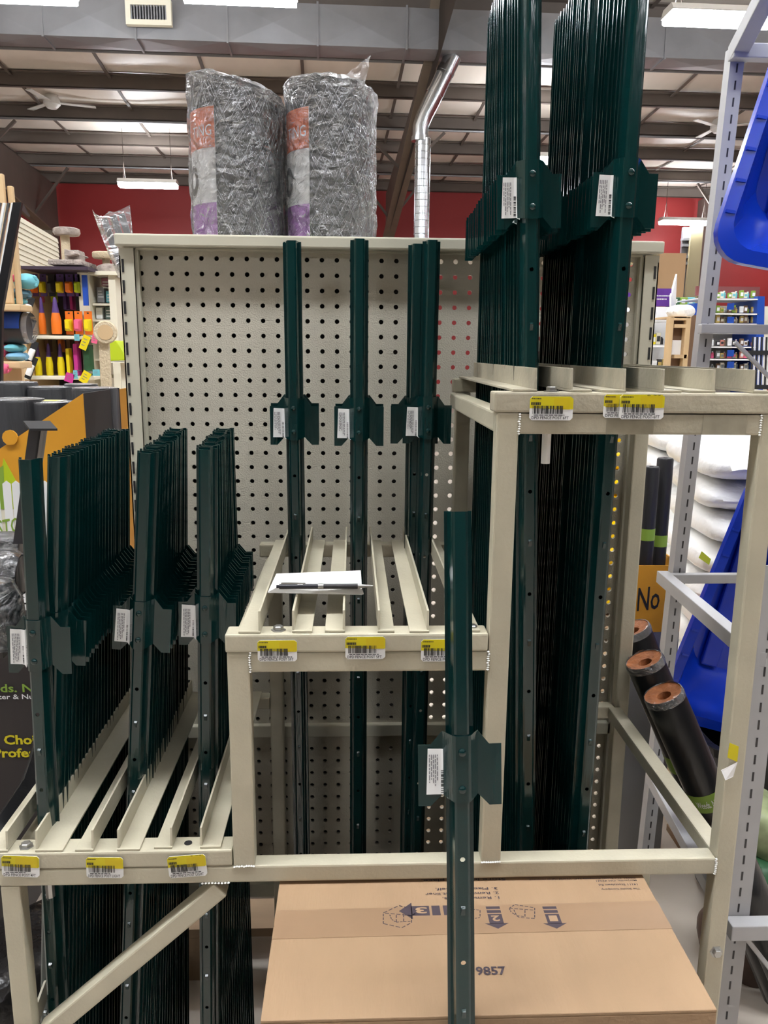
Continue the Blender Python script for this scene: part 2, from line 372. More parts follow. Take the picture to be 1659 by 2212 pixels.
# ceiling fan
fn = thing('ceiling_fan', 'pale ceiling fan with long blades under the purlins', 'fan', at(112, 215, Y=15))
c = at(112, 222, Y=15)
MB().cyl(c, (c.x, c.y, roofz(15)-.05), .02, n=8).build('down_rod', LHOUS, fn)
MB().lathe([(.03, .16), (.10, .12), (.14, .05), (.14, -.03), (.08, -.09)], c, 16).build('motor', LHOUS, fn, smooth=True)
for k in range(3):
    a = R(20+120*k); d = Vector((math.cos(a), math.sin(a), 0)); s_ = Vector((-math.sin(a), math.cos(a), 0))
    MB().prism([c+d*.12-s_*.04, c+d*.70-s_*.06, c+d*.72+s_*.05, c+d*.12+s_*.05], (0, 0, .012)).build('blade', LHOUS, fn)
fn = thing('ceiling_fan', 'pale ceiling fan half hidden behind the grey slotted rack', 'fan', at(1552, 275, Y=15))
c = at(1552, 275, Y=15)
MB().cyl(c, (c.x, c.y, roofz(15)-.05), .02, n=8).build('down_rod', LHOUS, fn)
MB().lathe([(.03, .16), (.10, .12), (.14, .05), (.14, -.03), (.08, -.09)], c, 16).build('motor', LHOUS, fn, smooth=True)
for k in range(3):
    a = R(215+120*k); d = Vector((math.cos(a), math.sin(a), 0)); s_ = Vector((-math.sin(a), math.cos(a), 0))
    MB().prism([c+d*.12-s_*.04, c+d*.70-s_*.06, c+d*.72+s_*.05, c+d*.12+s_*.05], (0, 0, .012)).build('blade', LHOUS, fn)

# ------------------------------------------------------------------ gondola with real pegboard
GY = 1.42
GX0, GX1, GZ1 = -.388, .525, 1.522
gd = thing('pegboard_gondola', 'cream steel gondola with a perforated pegboard back', 'gondola', ((GX0+GX1)/2, GY, 0))
def peg_panel(x0, z0, nx, nz, sp, edge):
    """sheet with round holes; x0,z0 centre of first hole (top-left)"""
    m_ = MB(); h = sp/2; r = .0042; oc = [R(22.5+45*k) for k in range(8)]
    for j in range(nz):
        for i in range(nx):
            cx_, cz_ = x0+i*sp, z0-j*sp
            l = h if i else edge[0]; rr = h if i < nx-1 else edge[1]; t = h if j else edge[2]; b = h if j < nz-1 else edge[3]
            sq = []
            for a in oc:
                x, z = math.cos(a), math.sin(a)
                X_ = rr if x > .5 else (-l if x < -.5 else (rr*.414 if x > 0 else -l*.414))
                Z_ = t if z > .5 else (-b if z < -.5 else (t*.414 if z > 0 else -b*.414))
                sq.append((X_, Z_))
            # outer ring: 8 points + 4 corners
            V = [Vector((cx_+r*math.cos(a), GY, cz_+r*math.sin(a))) for a in oc]
            V += [Vector((cx_+r*math.cos(a), GY+.005, cz_+r*math.sin(a))) for a in oc]
            V += [Vector((cx_+X_, GY, cz_+Z_)) for X_, Z_ in sq]
            V += [Vector((cx_+X_, GY, cz_+Z_)) for X_, Z_ in ((rr, t), (-l, t), (-l, -b), (rr, -b))]
            F = [(k, (k+1) % 8, 8+(k+1) % 8, 8+k) for k in range(8)]
            # angles: 22.5,67.5,112.5,... ; corners sit between 22.5 & 67.5 etc.
            for k in range(8):
                k2 = (k+1) % 8
                if k % 2 == 0: F.append((k, 16+k, 24+k//2, 16+k2, k2))
                else: F.append((k, 16+k, 16+k2, k2))
            m_.add(V, F)
    bm = None
    return m_
up_ = peg_panel(-.3575, 1.487, 34, 34, .0255, (.012, .03, .012, .03)).build('pegboard_panel', PEG, gd)
lo_ = peg_panel(-.3575, .582, 34, 11, .0255, (.012, .03, .03, .03)).build('pegboard_panel', PEG, gd)
cap = MB().box(GX0-.004, GX1+.004, GY-.03, GY+.055, 1.502, GZ1).build('top_cap', GOND, gd, bev=.003)
MB().box(GX0+.026, GX1-.026, GY-.012, GY+.05, 1.498, 1.5015).build('cap_lip', GOND, gd)
for xa, xb, sx in ((GX0, GX0+.024, -1), (GX1-.024, GX1, 1)):
    # slotted upright: C section whose outer side carries a ladder of slots, split where the slots are
    m_ = MB(); z = .02
    xs = xa if sx < 0 else xb
    m_.box(xa, xb, GY-.02, GY-.017, .02, 1.5); 
    ys0, ys1 = GY-.02, GY+.03
    k = 0; zz = 1.488; prev = 1.5
    th = .0022
    while zz > .08:
        # solid bridge then a slot between y GY-.012 .. GY-.006
        m_.box(xs-(th if sx > 0 else 0), xs+(0 if sx > 0 else th), ys0, GY-.014, zz-.026, zz)
        m_.box(xs-(th if sx > 0 else 0), xs+(0 if sx > 0 else th), GY-.007, ys1, zz-.026, zz)
        m_.box(xs-(th if sx > 0 else 0), xs+(0 if sx > 0 else th), ys0, ys1, zz-.034, zz-.026)
        zz -= .034
    m_.box(xa+.003, xb-.003, GY+.0, GY+.03, .02, 1.5)
    m_.build('upright', GOND, gd)
    MB().box(xa+(.024 if sx < 0 else -.006), xa+(.030 if sx < 0 else 0), GY-.012, GY, .3, 1.498).build('panel_channel', GOND, gd)
    MB().box(xa, xb, GY-.02, GY+.35, 0, .09).build('base_leg', GOND, gd, bev=.003)
    # dark slot faces on the front-outside edge, their inner shade laid on as ink-black slips
    sl = MB(); zz = 1.482
    while zz > .1:
        fx = xa+.004 if sx < 0 else xb-.008
        sl.box(fx, fx+.0035, GY-.0212, GY-.0195, zz-.021, zz); zz -= .034
    sl.build('painted_slots', INK, gd)
MB().box(GX0+.024, GX1-.024, GY-.012, GY+.02, .612, .636).build('middle_rail', GOND, gd, bev=.002)
MB().box(GX0+.024, GX1-.024, GY-.012, GY+.02, .27, .298).build('bottom_rail', GOND, gd, bev=.002)
MB().box(GX0-.003, .11, GY+.031, GY+.036, .3, 1.4965).build('added_dark_board', DARK, gd)  # unseen dark board added so the left pegboard holes read dark
MB().box(GX0+.002, GX1-.002, GY+.06, GY+.36, 1.497, 1.519).build('top_shelf', GOND, gd)

# ------------------------------------------------------------------ netting rolls on the gondola
def netting_roll(cx_, cy_, r, z0, z1, label, slope, ear, rot, txt):
    t = thing('netting_roll', label, 'roll', (cx_, cy_, z0)); Zt = lambda a: z1 + slope*math.cos(a)
    n = 40; rc = r-.006
    rings = []
    for f in (0, .5, 1):
        rings.append([Vector((cx_+rc*math.cos(2*math.pi*i/n), cy_+rc*math.sin(2*math.pi*i/n), z0 + f*(Zt(2*math.pi*i/n)-.012-z0))) for i in range(n)])
    MB().loft(rings).build('mesh_core', MESHC, t, smooth=True)
    wm = MB(); rw = r-.0035
    for sgn in (-1, 1):
        for k in range(36):
            a0 = 2*math.pi*k/36 + random.uniform(-.1, .1); tw = random.uniform(1.1, 2.4)*sgn; pts = []
            for q in range(15):
                a = a0+tw*q/14; z = z0+.004+(Zt(a)-.014-z0)*q/14
                pts.append((cx_+(rw+random.uniform(-.001, .001))*math.cos(a), cy_+(rw)*math.sin(a), z))
            wm.tube(pts, .00034, 3, False)
    ob = wm.build('wire_netting', WIRE, t); ob['kind'] = 'stuff'
    def band(a0, a1, za, zb, m, nm, rr=r-.0015):
        k = 10; V = []; F = []
        for i in range(k+1):
            a = a0+(a1-a0)*i/k; V += [Vector((cx_+rr*math.cos(a), cy_+rr*math.sin(a), z)) for z in (za, zb)]
            V += [Vector((cx_+(rr-.001)*math.cos(a), cy_+(rr-.001)*math.sin(a), z)) for z in (za, zb)]
        for i in range(k):
            o_ = 4*i; F += [(o_, o_+4, o_+5, o_+1), (o_+2, o_+3, o_+7, o_+6), (o_+1, o_+5, o_+7, o_+3), (o_, o_+2, o_+6, o_+4)]
        return MB().add(V, F).build(nm, m, t)
    H = z1-z0; a1 = R(rot); a0 = a1-R(80)
    ob = band(a0, a1, z0+H*.18, z0+H*.84, WHITE, 'paper_label'); 
    band(a0, a1, z0+H*.60, z0+H*.84, ORANGE, 'orange_block', r-.0010); band(a0, a1, z0+.004, z0+H*.27, PURPLE, 'purple_block', r-.0010)
    tm = MB(); Vt, Ft, tx0, tx1, ty0, ty1 = text_geo(txt); s_ = H*.066/(ty1-ty0); wtx = (tx1-tx0)*s_
    aend = a1-R(4)
    vv = []
    for v in Vt:
        a = aend - (tx1-v.x)*s_*.85/r; vv.append((cx_+(r-.0003)*math.cos(a), cy_+(r-.0003)*math.sin(a), z0+H*.67+(v.y-ty0)*s_))
    tm.add(vv, Ft).build('lettering', STICK, t)
    om = MB(); ac = a1-R(42)
    V = []
    for ri in (1, .55):
        for k in range(16):
            q = 2*math.pi*k/16; a = ac + ri*.035*math.cos(q)/r*.55; V.append((cx_+(r-.0004)*math.cos(a), cy_+(r-.0004)*math.sin(a), z0+H*.42+ri*.026*math.sin(q)))
    om.add(V, [(k, (k+1) % 16, 16+(k+1) % 16, 16+k) for k in range(16)]).build('printed_seal', DARK, t)
    # crinkled shrink-wrap, gathered over the top
    fm = MB(); rings = []; n = 72; nz = 34
    for j in range(nz+1):
        f = j/nz; ring = []
        for i in range(n):
            a = 2*math.pi*i/n
            nn = noise.noise(Vector((math.cos(a)*4+cx_*9, math.sin(a)*4, f*9)))
            nf = noise.noise(Vector((math.cos(a)*14+cx_*9, math.sin(a)*14, f*30+i*.2))); rr = r+.0030+.0040*nn+.0016*nf
            ring.append(Vector((cx_+rr*math.cos(a), cy_+rr*math.sin(a), z0+f*(Zt(a)-z0)+.004*nn*f)))
        rings.append(ring)
    for f, g_ in ((.94, .007), (.7, .012), (.35, .008), (.06, .010)):
        rings.append([Vector((cx_+r*f*math.cos(2*math.pi*i/n), cy_+r*f*math.sin(2*math.pi*i/n), z1+slope*math.cos(2*math.pi*i/n)*f+g_+.007*noise.noise(Vector((i*.4, f*5, cx_*20))))) for i in range(n)])
    fm.loft(rings, False, True).build('plastic_wrap', FILM, t, smooth=True)
    if ear:
        em = MB(); base = Vector((cx_+.02, cy_-.03, z1+.002)); V = []; F = []; k = 9
        for i in range(k+1):
            for j in range(6):
                f = i/k; g_ = j/5; x = base.x-.02+.062*f+.012*g_; z = base.z+(.046*f+.006)*g_+.004*noise.noise(Vector((f*6, g_*6, 1)))
                V.append((x+.008*noise.noise(Vector((f*9, g_*7, 4)))*g_, base.y+.012*noise.noise(Vector((f*5, g_*5, 2))), z))
        for i in range(k):
            for j in range(5): F.append((i*6+j, i*6+j+1, (i+1)*6+j+1, (i+1)*6+j))
        em.add(V, F).build('wrap_flap', BAGF, t, smooth=True)
    return t
netting_roll(-.214, 1.60, .0855, 1.5195, 1.80, 'plastic-wrapped netting roll on the gondola top, left of the pair, orange label showing ING', -.018, False, 250, 'TING')
netting_roll(-.040, 1.60, .0830, 1.5195, 1.805, 'plastic-wrapped netting roll with a torn flap of film on top, label showing TING', -.006, True, 243, 'TING')

# ------------------------------------------------------------------ the tiered display rack
FY = .90; TW = .0235
rk = thing('tiered_post_rack', 'cream welded steel rack with three stepped slatted tiers holding fence posts', 'rack', (0, FY, 0))
BV = .0025
def tb(name, x0, x1, y0, y1, z0, z1, m=CREAM, bev=BV, parent=None):
    return MB().box(x0, x1, y0, y1, z0, z1).build(name, m, parent or rk, bev=bev)
def rail_x(x0, x1, z0, z1, y=FY, m=CREAM, nm='rail'): return tb(nm, x0, x1, y, y+TW, z0, z1, m)
RY = 1.345
rail_x(-.439, .470, .6755, .6985)
rail_x(-.121, .164, .9575, .9825)
rail_x(.190, .470, 1.244, 1.2675, m=CREAMW)
beam_l = tb('tier_beam', -.450, -.1495, FY-.0005, FY+.03, .6995, .7215, CREAM)
beam_m = tb('tier_beam', -.150, .1635, FY-.0015, FY+.03, .983, 1.0055, CREAM)
beam_t = tb('tier_beam', .1605, .497, FY-.0015, FY+.03, 1.2685, 1.2915, CREAMW)
tb('leg', -.4385, -.4145, FY, FY+TW, 0, .6755)
tb('leg', -.1485, -.1215, FY, FY+TW, .6985, .983)
tb('leg', .1645, .190, FY, FY+TW, .6985, 1.2685)
tb('leg', .4705, .4945, FY, FY+TW, 0, 1.2685)
tb('leg', .441, .465, 1.085, 1.085+TW, 0, .552)      # inner leg seen just behind the right one
# rear legs and beams
tb('leg', -.147, -.123, RY, RY+TW, 0, .983, CREAM); tb('leg', .176, .200, RY, RY+TW, 0, 1.268, CREAM)
tb('leg', .484, .509, RY, RY+TW, 0, 1.268, CREAM); tb('leg', -.4275, -.4085, RY, RY+TW, 0, .699, CREAM)
tb('tier_beam', -.413, -.1475, RY, RY+.026, .6995, .7215); tb('tier_beam', -.160, .176, RY, RY+.026, .983, 1.0055); tb('tier_beam', .170, .515, RY, RY+.026, 1.2685, 1.2915)
tb('rail', .201, .4835, RY, RY+TW, .6755, .6985)
# side rails and braces
tb('rail', .471, .494, FY+TW, RY, .6765, .6985); tb('rail', .472, .494, FY+TW, RY, 1.244, 1.2675)
tb('rail', .165, .189, FY+TW, RY, 1.244, 1.2675); tb('rail', -.1475, -.1225, FY+TW, RY, .9575, .9825)
tb('rail', -.4375, -.4145, FY+TW, RY, .6765, .6985)
MB().beam((-.166, FY+TW/2+.0006, .6645), (-.402, FY+TW/2, .452), TW, .0245, (0, 1, 0)).build('brace', CREAM, rk, bev=BV)
p_, q_ = at(118, 2085, X=-.426), at(72, 2212, X=-.426); d_ = q_-p_; MB().beam(p_-d_*.9, q_+d_*.6, .028, .003, (1, 0, 0)).build('brace', GOND, rk)
# slats: angle irons lying on the beams; flange on the left (-1) or right (+1) of the leaf
def slat(xf, xl, z, bent=0):
    m_ = MB(); th = .0028; y0, y1 = FY+.001+random.uniform(0, .003), RY+.024
    a, b = min(xf, xl), max(xf, xl); hgt = .0265
    fx0, fx1 = (xf-th, xf) if xl < xf else (xf, xf+th)
    m_.prism([(a, y0, z), (b, y0, z), (b, y1, z), (a, y1, z)], (0, 0, th))
    m_.prism([(fx0, y0+.002, z+th), (fx0, y1, z+th), (fx0, y1, z+hgt), (fx0, y0+.0045, z+hgt)], (fx1-fx0, 0, 0))
    return m_.build('slat', CREAM if z < 1.2 else CREAMW, rk, bev=.0006)
for xf, xl in ((-.426, -.452), (-.3925, -.3585), (-.321, -.3435), (-.292, -.264), (-.2245, -.247), (-.190, -.164)): slat(xf, xl, .7217)
for xf, xl in ((-.108, -.134), (-.071, -.047), (-.008, -.032), (.031, .051), (.0925, .069), (.131, .154)): slat(xf, xl, 1.0058)
for xf, xl in ((.2095, .182), (.2475, .272), (.3115, .284), (.3525, .375), (.4155, .386), (.4585, .482)): slat(xf, xl, 1.2918)
def bolt(x, y, z, ax='z'):
    T = Matrix.Translation((x, y, z)) @ (Matrix.Identity(4) if ax == 'z' else Matrix.Rotation(R(90), 4, 'X'))
    MB().lathe([(.009, 0), (.009, .001), (.0062, .0012), (.0062, .0050), (.0050, .0058), (.001, .0058)], n=6, T=T).build('bolt', ZINC, rk)
bolt(-.408, FY+.014, .7216); bolt(-.088, FY+.014, 1.0056); bolt(.146, FY+.014, 1.0056); bolt(.228, FY+.012, 1.2916)
bolt(.4825, FY+.0002, .56, 'y')
MB().cyl((-.207, FY+.016, .7214), (-.207, FY+.016, .7221), .005, n=14).build('bolt_hole', INK, rk)
MB().cyl((-.392, FY+.035, .635), (-.392, FY+.035, .676), .006, n=8).build('hanging_pin', ZINC, rk)
MB().cyl((.232, FY+.04, 1.205), (.232, FY+.04, 1.25), .0055, n=8).build('hanging_pin', LHOUS, rk)
# weld beads at the joints
for x, z0_, z1_ in ((-.121, .957, .984), (.190, 1.243, 1.268), (.4698, 1.243, 1.268), (.4698, .675, .699), (.1645, .958, .9835)):
    m_ = MB(); k = 9
    for i in range(k):
        z = z0_+(z1_-z0_)*(i+.5)/k; m_.lathe([(.0003, -.0014), (.0018, 0), (.0003, .0014)], (x+random.uniform(-.0006, .0006), FY-.0003, z), 6)
    m_.build('weld_bead', LHOUS, rk)
for x0_, x1_, z in ((-.1485, -.1215, .6985), (.1645, .190, .6985), (-.19, -.153, .6757)):
    m_ = MB(); k = 9
    for i in range(k):
        x = x0_+(x1_-x0_)*(i+.5)/k; m_.lathe([(.0003, -.0014), (.0018, 0), (.0003, .0014)], (x, FY-.0003, z+random.uniform(-.0006, .0006)), 6)
    m_.build('weld_bead', LHOUS, rk)
# old tape marks on the top tier rail
MB().box(.290, .345, FY-.0006, FY-.0002, 1.2445, 1.2672).build('tape_residue', mat('tape_grime', (150, 143, 124), .7, var=.2, vscale=40), rk)
MB().box(.402, .453, FY-.0006, FY-.0002, 1.2445, 1.2672).build('tape_residue', MATS['tape_grime'], rk)
MB().prism([(.4715, FY-.0003, .86), (.4835, FY-.0006, .855), (.4835, FY-.0006, .834), (.4705, FY-.0003, .84)], (0, -.0003, 0)).build('yellow_sticker', YEL, rk)
MB().prism([(.462, FY-.0045, .825), (.4835, FY-.0012, .834), (.480, FY-.0012, .814), (.468, FY-.006, .812)], (0, -.0003, 0)).build('torn_paper', WHITE, rk)

# price labels (stuck to the tier beams)
def price_label(px0, py0, px1, py1, tilt, line, y=FY-.0025, digits=None, gold=(.38, 1)):
    a = at(px0, py0, Y=y); b = at(px1, py1, Y=y); W_, H_ = b.x-a.x, a.z-b.z; c_ = Vector(((a.x+b.x)/2, y, (a.z+b.z)/2))
    xd = Vector((math.cos(R(tilt)), 0, math.sin(R(tilt)))); yd = Vector((-math.sin(R(tilt)), 0, math.cos(R(tilt)))); n_ = Vector((0, -1, 0))
    q = lambda u, v, d=0: c_ + xd*((u-.5)*W_) + yd*((v-.5)*H_) + n_*d
    cr = .06
    out = [q(cr, 0), q(1-cr, 0), q(1, .1), q(1, .9), q(1-cr, 1), q(cr, 1), q(0, .9), q(0, .1)]
    lab = MB().prism(out, n_*.0006).build('price_label', STICK, rk)
    MB().prism([q(0, .5, .0006), q(1, .47, .0006), q(1, .9, .0006), q(1-cr, 1, .0006), q(cr, 1, .0006), q(0, .9, .0006)], n_*.0002).build('yellow_header', YEL, lab)
    MB().prism([q(gold[0], .46, .0009), q(gold[1]-.03, .46, .0009), q(gold[1]-.03, .94, .0009), q(gold[0], .94, .0009)], n_*.0001).build('gold_patch', YELD, lab)
    k = MB(); rn = random.Random(int(px0))
    bars(k, q(.07, .27, .0012), xd, yd, W_*.72, H_*.34, 22, rnd=rn)
    lines(k, q(.04, .88, .0012), xd, yd, W_*.28, H_*.1, 1, rnd=rn); lines(k, q(.03, .64, .0012), xd, yd, W_*.26, H_*.16, 1, .7, rnd=rn)
    lines(k, q(.1, .2, .0012), xd, yd, W_*.8, H_*.07, 1, .5, rnd=rn)
    put_text(k, line, q(.05, .04, .0012), xd, yd, W_*.86, H_*.13, bold=.01)
    if digits: put_text(k, digits, q(.6, .95, .0012), xd, yd, W_*.3, H_*.05)
    k.build('black_print', INK, lab)
price_label(2, 1849, 87, 1893, -3, 'DPD FENCE POST 4FT', gold=(.37, 1))
price_label(185, 1852, 268, 1895, -1.5, 'DPD FENCE POST LIGHT', gold=(.52, 1))
price_label(362, 1848, 447, 1893, 4, 'DPD FENCE POST LIGHT', gold=(.5, 1), digits='4 99')
price_label(556, 1383, 642, 1428, 0, 'DPD FENCE POST 5FT', gold=(.55, 1))
price_label(746, 1375, 832, 1423, 0, 'DPD FENCE POST 5FT', gold=(.52, 1))
price_label(910, 1381, 996, 1428, 0, 'DPD FENCE POST 5FT', gold=(.6, .9))
price_label(1145, 856, 1236, 908, 0, 'DPD FENCE POST 6FT', gold=(.55, .95))
price_label(1305, 852, 1385, 903, 0, 'DPD FENCE POST', y=FY-.0021, gold=(.05, .4))
price_label(1340, 852, 1432, 906, 0, 'DPD FENCE POST-6FT', y=FY-.0036, digits='6 99', gold=(.46, .98))

# ------------------------------------------------------------------ fence posts
PROF = [(-.0138, .0085), (-.0106, .0085), (-.0074, -.0085), (-.0052, -.0100), (.0052, -.0100), (.0074, -.0085), (.0106, .0085), (.0138, .0085)]
def channel(L, hs, lug):
    m_ = MB(); T_ = .0014; zs = [0, L]
    for i in range(7):
        if i == 3: continue
        (x0, y0), (x1, y1) = PROF[i], PROF[i+1]
        for d, fl in ((0, 0), (T_, 1)):
            m_.quad((x0, y0+d, 0), (x1, y1+d, 0), (x1, y1+d, L), (x0, y0+d, L))
    for z in (0, L):
        for i in range(7):
            (x0, y0), (x1, y1) = PROF[i], PROF[i+1]; m_.quad((x0, y0, z), (x1, y1, z), (x1, y1+T_, z), (x0, y0+T_, z))
    for x, y in (PROF[0], PROF[-1]): m_.quad((x, y, 0), (x, y+T_, 0), (x, y+T_, L), (x, y, L))
    # web strip with punched holes
    (x0, y0), (x1, y1) = PROF[3], PROF[4]; z = 0; r = .0027; c8 = [R(22.5+45*k) for k in range(8)]
    for h in sorted(hs):
        a, b = h-.0048, h+.0048
        for d in (0, T_):
            m_.quad((x0, y0+d, z), (x1, y0+d, z), (x1, y0+d, a), (x0, y0+d, a))
            V = [(r*math.cos(q), y0+d, h+r*math.sin(q)) for q in c8]; hw, hh = x1, .0048
            sq = [(hw, .414*hh), (.414*hw, hh), (-.414*hw, hh), (-hw, .414*hh), (-hw, -.414*hh), (-.414*hw, -hh), (.414*hw, -hh), (hw, -.414*hh)]
            V += [(x, y0+d, h+zz) for x, zz in sq] + [(hw, y0+d, b), (-hw, y0+d, b), (-hw, y0+d, a), (hw, y0+d, a)]
            F = []
            for k in range(8):
                k2 = (k+1) % 8
                F.append((k, 8+k, 16+k//2, 8+k2, k2) if k % 2 == 0 else (k, 8+k, 8+k2, k2))
            m_.add(V, F)
        for k in range(8):
            q0, q1 = c8[k], c8[(k+1) % 8]
            m_.quad((r*math.cos(q0), y0, h+r*math.sin(q0)), (r*math.cos(q1), y0, h+r*math.sin(q1)), (r*math.cos(q1), y0+T_, h+r*math.sin(q1)), (r*math.cos(q0), y0+T_, h+r*math.sin(q0)))
        z = b
    for d in (0, T_): m_.quad((x0, y0+d, z), (x1, y0+d, z), (x1, y0+d, L), (x0, y0+d, L))
    for l in lug:   # half-sheared wire lugs standing off the web
        V = [(-.0022, y0, l+.0055), (.0022, y0, l+.0055), (.0022, y0, l-.004), (-.0022, y0, l-.004), (-.0018, y0-.0028, l+.004), (.0018, y0-.0028, l+.004)]
        m_.add(V, [(0, 1, 5, 4), (4, 5, 2, 3), (0, 4, 3), (1, 2, 5)])
    return m_
def spade(zt, sc_=1.0):
    xs = [-.039, -.0275, -.0165, -.0084, -.0058, .0058, .0084, .0165, .0275, .039]
    ys = [.0060, .0055, .0040, -.0100, -.0118, -.0118, -.0100, .0040, .0055, .0060]
    tz = [-.0145, -.0145, 0, -.0008, -.001, -.001, -.0008, 0, -.0145, -.0145]
    bz = [-.0765, -.0765, -.064, -.0665, -.0675, -.0675, -.0665, -.064, -.0765, -.0765]
    xs = [x*sc_ for x in xs]; m_ = MB(); T_ = .0013
    F0 = [(xs[i], ys[i], zt+tz[i]) for i in range(10)]; F1 = [(xs[i], ys[i], zt+bz[i]) for i in range(10)]
    B0 = [(x, y+T_, z) for x, y, z in F0]; B1 = [(x, y+T_, z) for x, y, z in F1]
    for i in range(9):
        m_.quad(F0[i], F0[i+1], F1[i+1], F1[i]); m_.quad(B0[i], B1[i], B1[i+1], B0[i+1]); m_.quad(F0[i], B0[i], B0[i+1], F0[i+1]); m_.quad(F1[i], F1[i+1], B1[i+1], B1[i])
    m_.quad(F0[0], F1[0], B1[0], B0[0]); m_.quad(F0[9], B0[9], B1[9], F1[9]); return m_
def rivets(root, zt):
    for dz in (-.017, -.054):
        T = Matrix.Translation((0, -.0118, zt+dz)) @ Matrix.Rotation(R(90), 4, 'X')
        MB().lathe([(.0040, 0), (.0038, .0012), (.0024, .0022), (.0005, .0026)], n=10, T=T).build('rivet', GREEN, root, smooth=True, raw=True)
def post_sticker(root, zt, seed):
    rn = random.Random(seed); V = []; F = []; n = 6
    x0, x1, z0, z1 = -.0345, -.0142, zt-.064, zt-.0175
    dx = rn.uniform(-.001, .0015)
    for i in range(n+1):
        f = i/n; x = x0+dx+(x1-x0)*f; y = .0036-max(0, f-.75)*.012
        V += [(x+.0012, y, z1-.0006*f), (x-.0004+.001*f, y-(.0012 if i == n else 0), z0-(.0028 if i == n else 0))]
    for i in range(n): F.append((2*i, 2*i+1, 2*i+3, 2*i+2))
    s_ = MB().add(V, F).build('paper_sticker', STICK, root, raw=True)
    k = MB(); xd, yd = Vector((0, 0, -1)), Vector((1, 0, 0)); y = .0031
    lines(k, (x0+.011, y, z1-.006), xd, yd, .040, .0020, 5, .5, rn); k2 = MB()
    bars(k2, (x0+.0150, y-.0004, z1-.022), xd, yd, .024, .0028, 12, rnd=rn)
    lines(k2, (x0+.0192, y-.0012, z1-.004), xd, yd, .016, .002, 1, .4, rn)
    k.build('small_print', INKG, s_, raw=True); k2.build('bar_code', INK, s_, raw=True)
LEN = {4: (1.207, .197), 5: (1.498, .236), 6: (1.83, .274)}
PROTO = {}
def proto(ft, full):
    key = (ft, full)
    if key in PROTO: return copy_tree(PROTO[key])
    L, so = LEN[ft]; zt = L-so; step = .052 if ft < 5 else .068
    hs = []; lg = []; z = zt-.125; k = 0
    while z > .06: (hs if k % 2 == 0 else lg).append(z); z -= step; k += 1
    root = bpy.data.objects.new('fence_post', None); COL.objects.link(root); root.empty_display_size = .05
    if (ft, not full) in PROTO:
        for ch in PROTO[ft, not full].children:
            if ch.name.split('.')[0] in ('channel', 'spade_plate'): c = ch.copy(); COL.objects.link(c); c.parent = root
    else:
        channel(L, hs, lg).build('channel', GREEN, root, raw=True); spade(zt, 1.08 if ft == 4.1 else 1).build('spade_plate', GREEN, root, raw=True)
    if full: rivets(root, zt); post_sticker(root, zt, ft)
    PROTO[key] = root; return root
def place(ft, x, y, label, group, full=False, slope=0, lean=0, z=0, rz=0):
    o = proto(ft, full); o.location = (x, y, z); o.rotation_euler = (-math.atan(lean), math.atan(slope), rz)
    tag(o, label, 'fence post', group); return o
def row(ft, n, y0, y1, xp, zp, s0, s1, where, group, full=1, gap=None, jit=.0012, dz=.004):
    """a nested stack running back from y0 to y1; it passes the slot at (xp, zp) and tips sideways by s0 (front) .. s1 (rear)"""
    for i in range(n):
        f = i/max(1, n-1); y = y0+(y1-y0)*f
        if gap and i >= gap[0]: y = gap[1]+(y1-gap[1])*(i-gap[0])/max(1, n-1-gap[0])
        if i == 0: lab = f'front dark green fence post in the {where}'
        elif i == n-1: lab = f'rearmost dark green fence post in the {where}'
        else: lab = f'dark green fence post, {ordinal(i)} from front in the {where}'
        sl = s0+(s1-s0)*f+random.uniform(-.001, .001)
        place(ft, xp-sl*zp+random.uniform(-jit, jit), y, lab, group, full=(i < full), slope=sl, z=random.uniform(0, dz))
place(4, -.4185, .955, 'dark green fence post tilted apart at the front left of the leftmost low stack', 'four-foot posts', True, slope=.028)
row(4, 23, .985, 1.325, -.406, .70, .085, .050, 'leftmost low stack', 'four-foot posts', full=0)
row(4, 20, 1.03, 1.325, -.304, .70, .082, .036, 'middle low stack', 'four-foot posts')
row(4, 19, 1.045, 1.325, -.207, .70, .030, -.006, 'low stack beside the stepped leg', 'four-foot posts')
row(5, 2, 1.283, 1.303, -.0915, 1.0, -.003, -.003, 'left pair on the middle tier', 'five-foot posts')
row(5, 4, 1.256, 1.318, .0115, 1.0, 0, 0, 'centre bunch on the middle tier', 'five-foot posts', dz=.008)
row(5, 2, 1.298, 1.318, .1035, 1.0, 0, 0, 'right bunch on the middle tier', 'five-foot posts', full=0)
place(5, .1135, 1.274, 'dark green fence post standing proud of the right bunch on the middle tier', 'five-foot posts', True, slope=.006, z=.004)
row(6, 22, 1.0, 1.33, .2215, 1.30, -.040, 0.0, 'tall left stack of the top tier', 'six-foot posts', full=2, gap=(6, 1.11))
row(6, 23, .985, 1.33, .3235, 1.30, .006, 0.0, 'tall right stack of the top tier', 'six-foot posts', full=1, gap=(8, 1.13))
LEN[4.1] = (1.198, .220)
place(4.1, .1205, .566, 'single dark green fence post leaning on the cardboard box before the rack', None, True, slope=-.0125, lean=.172)

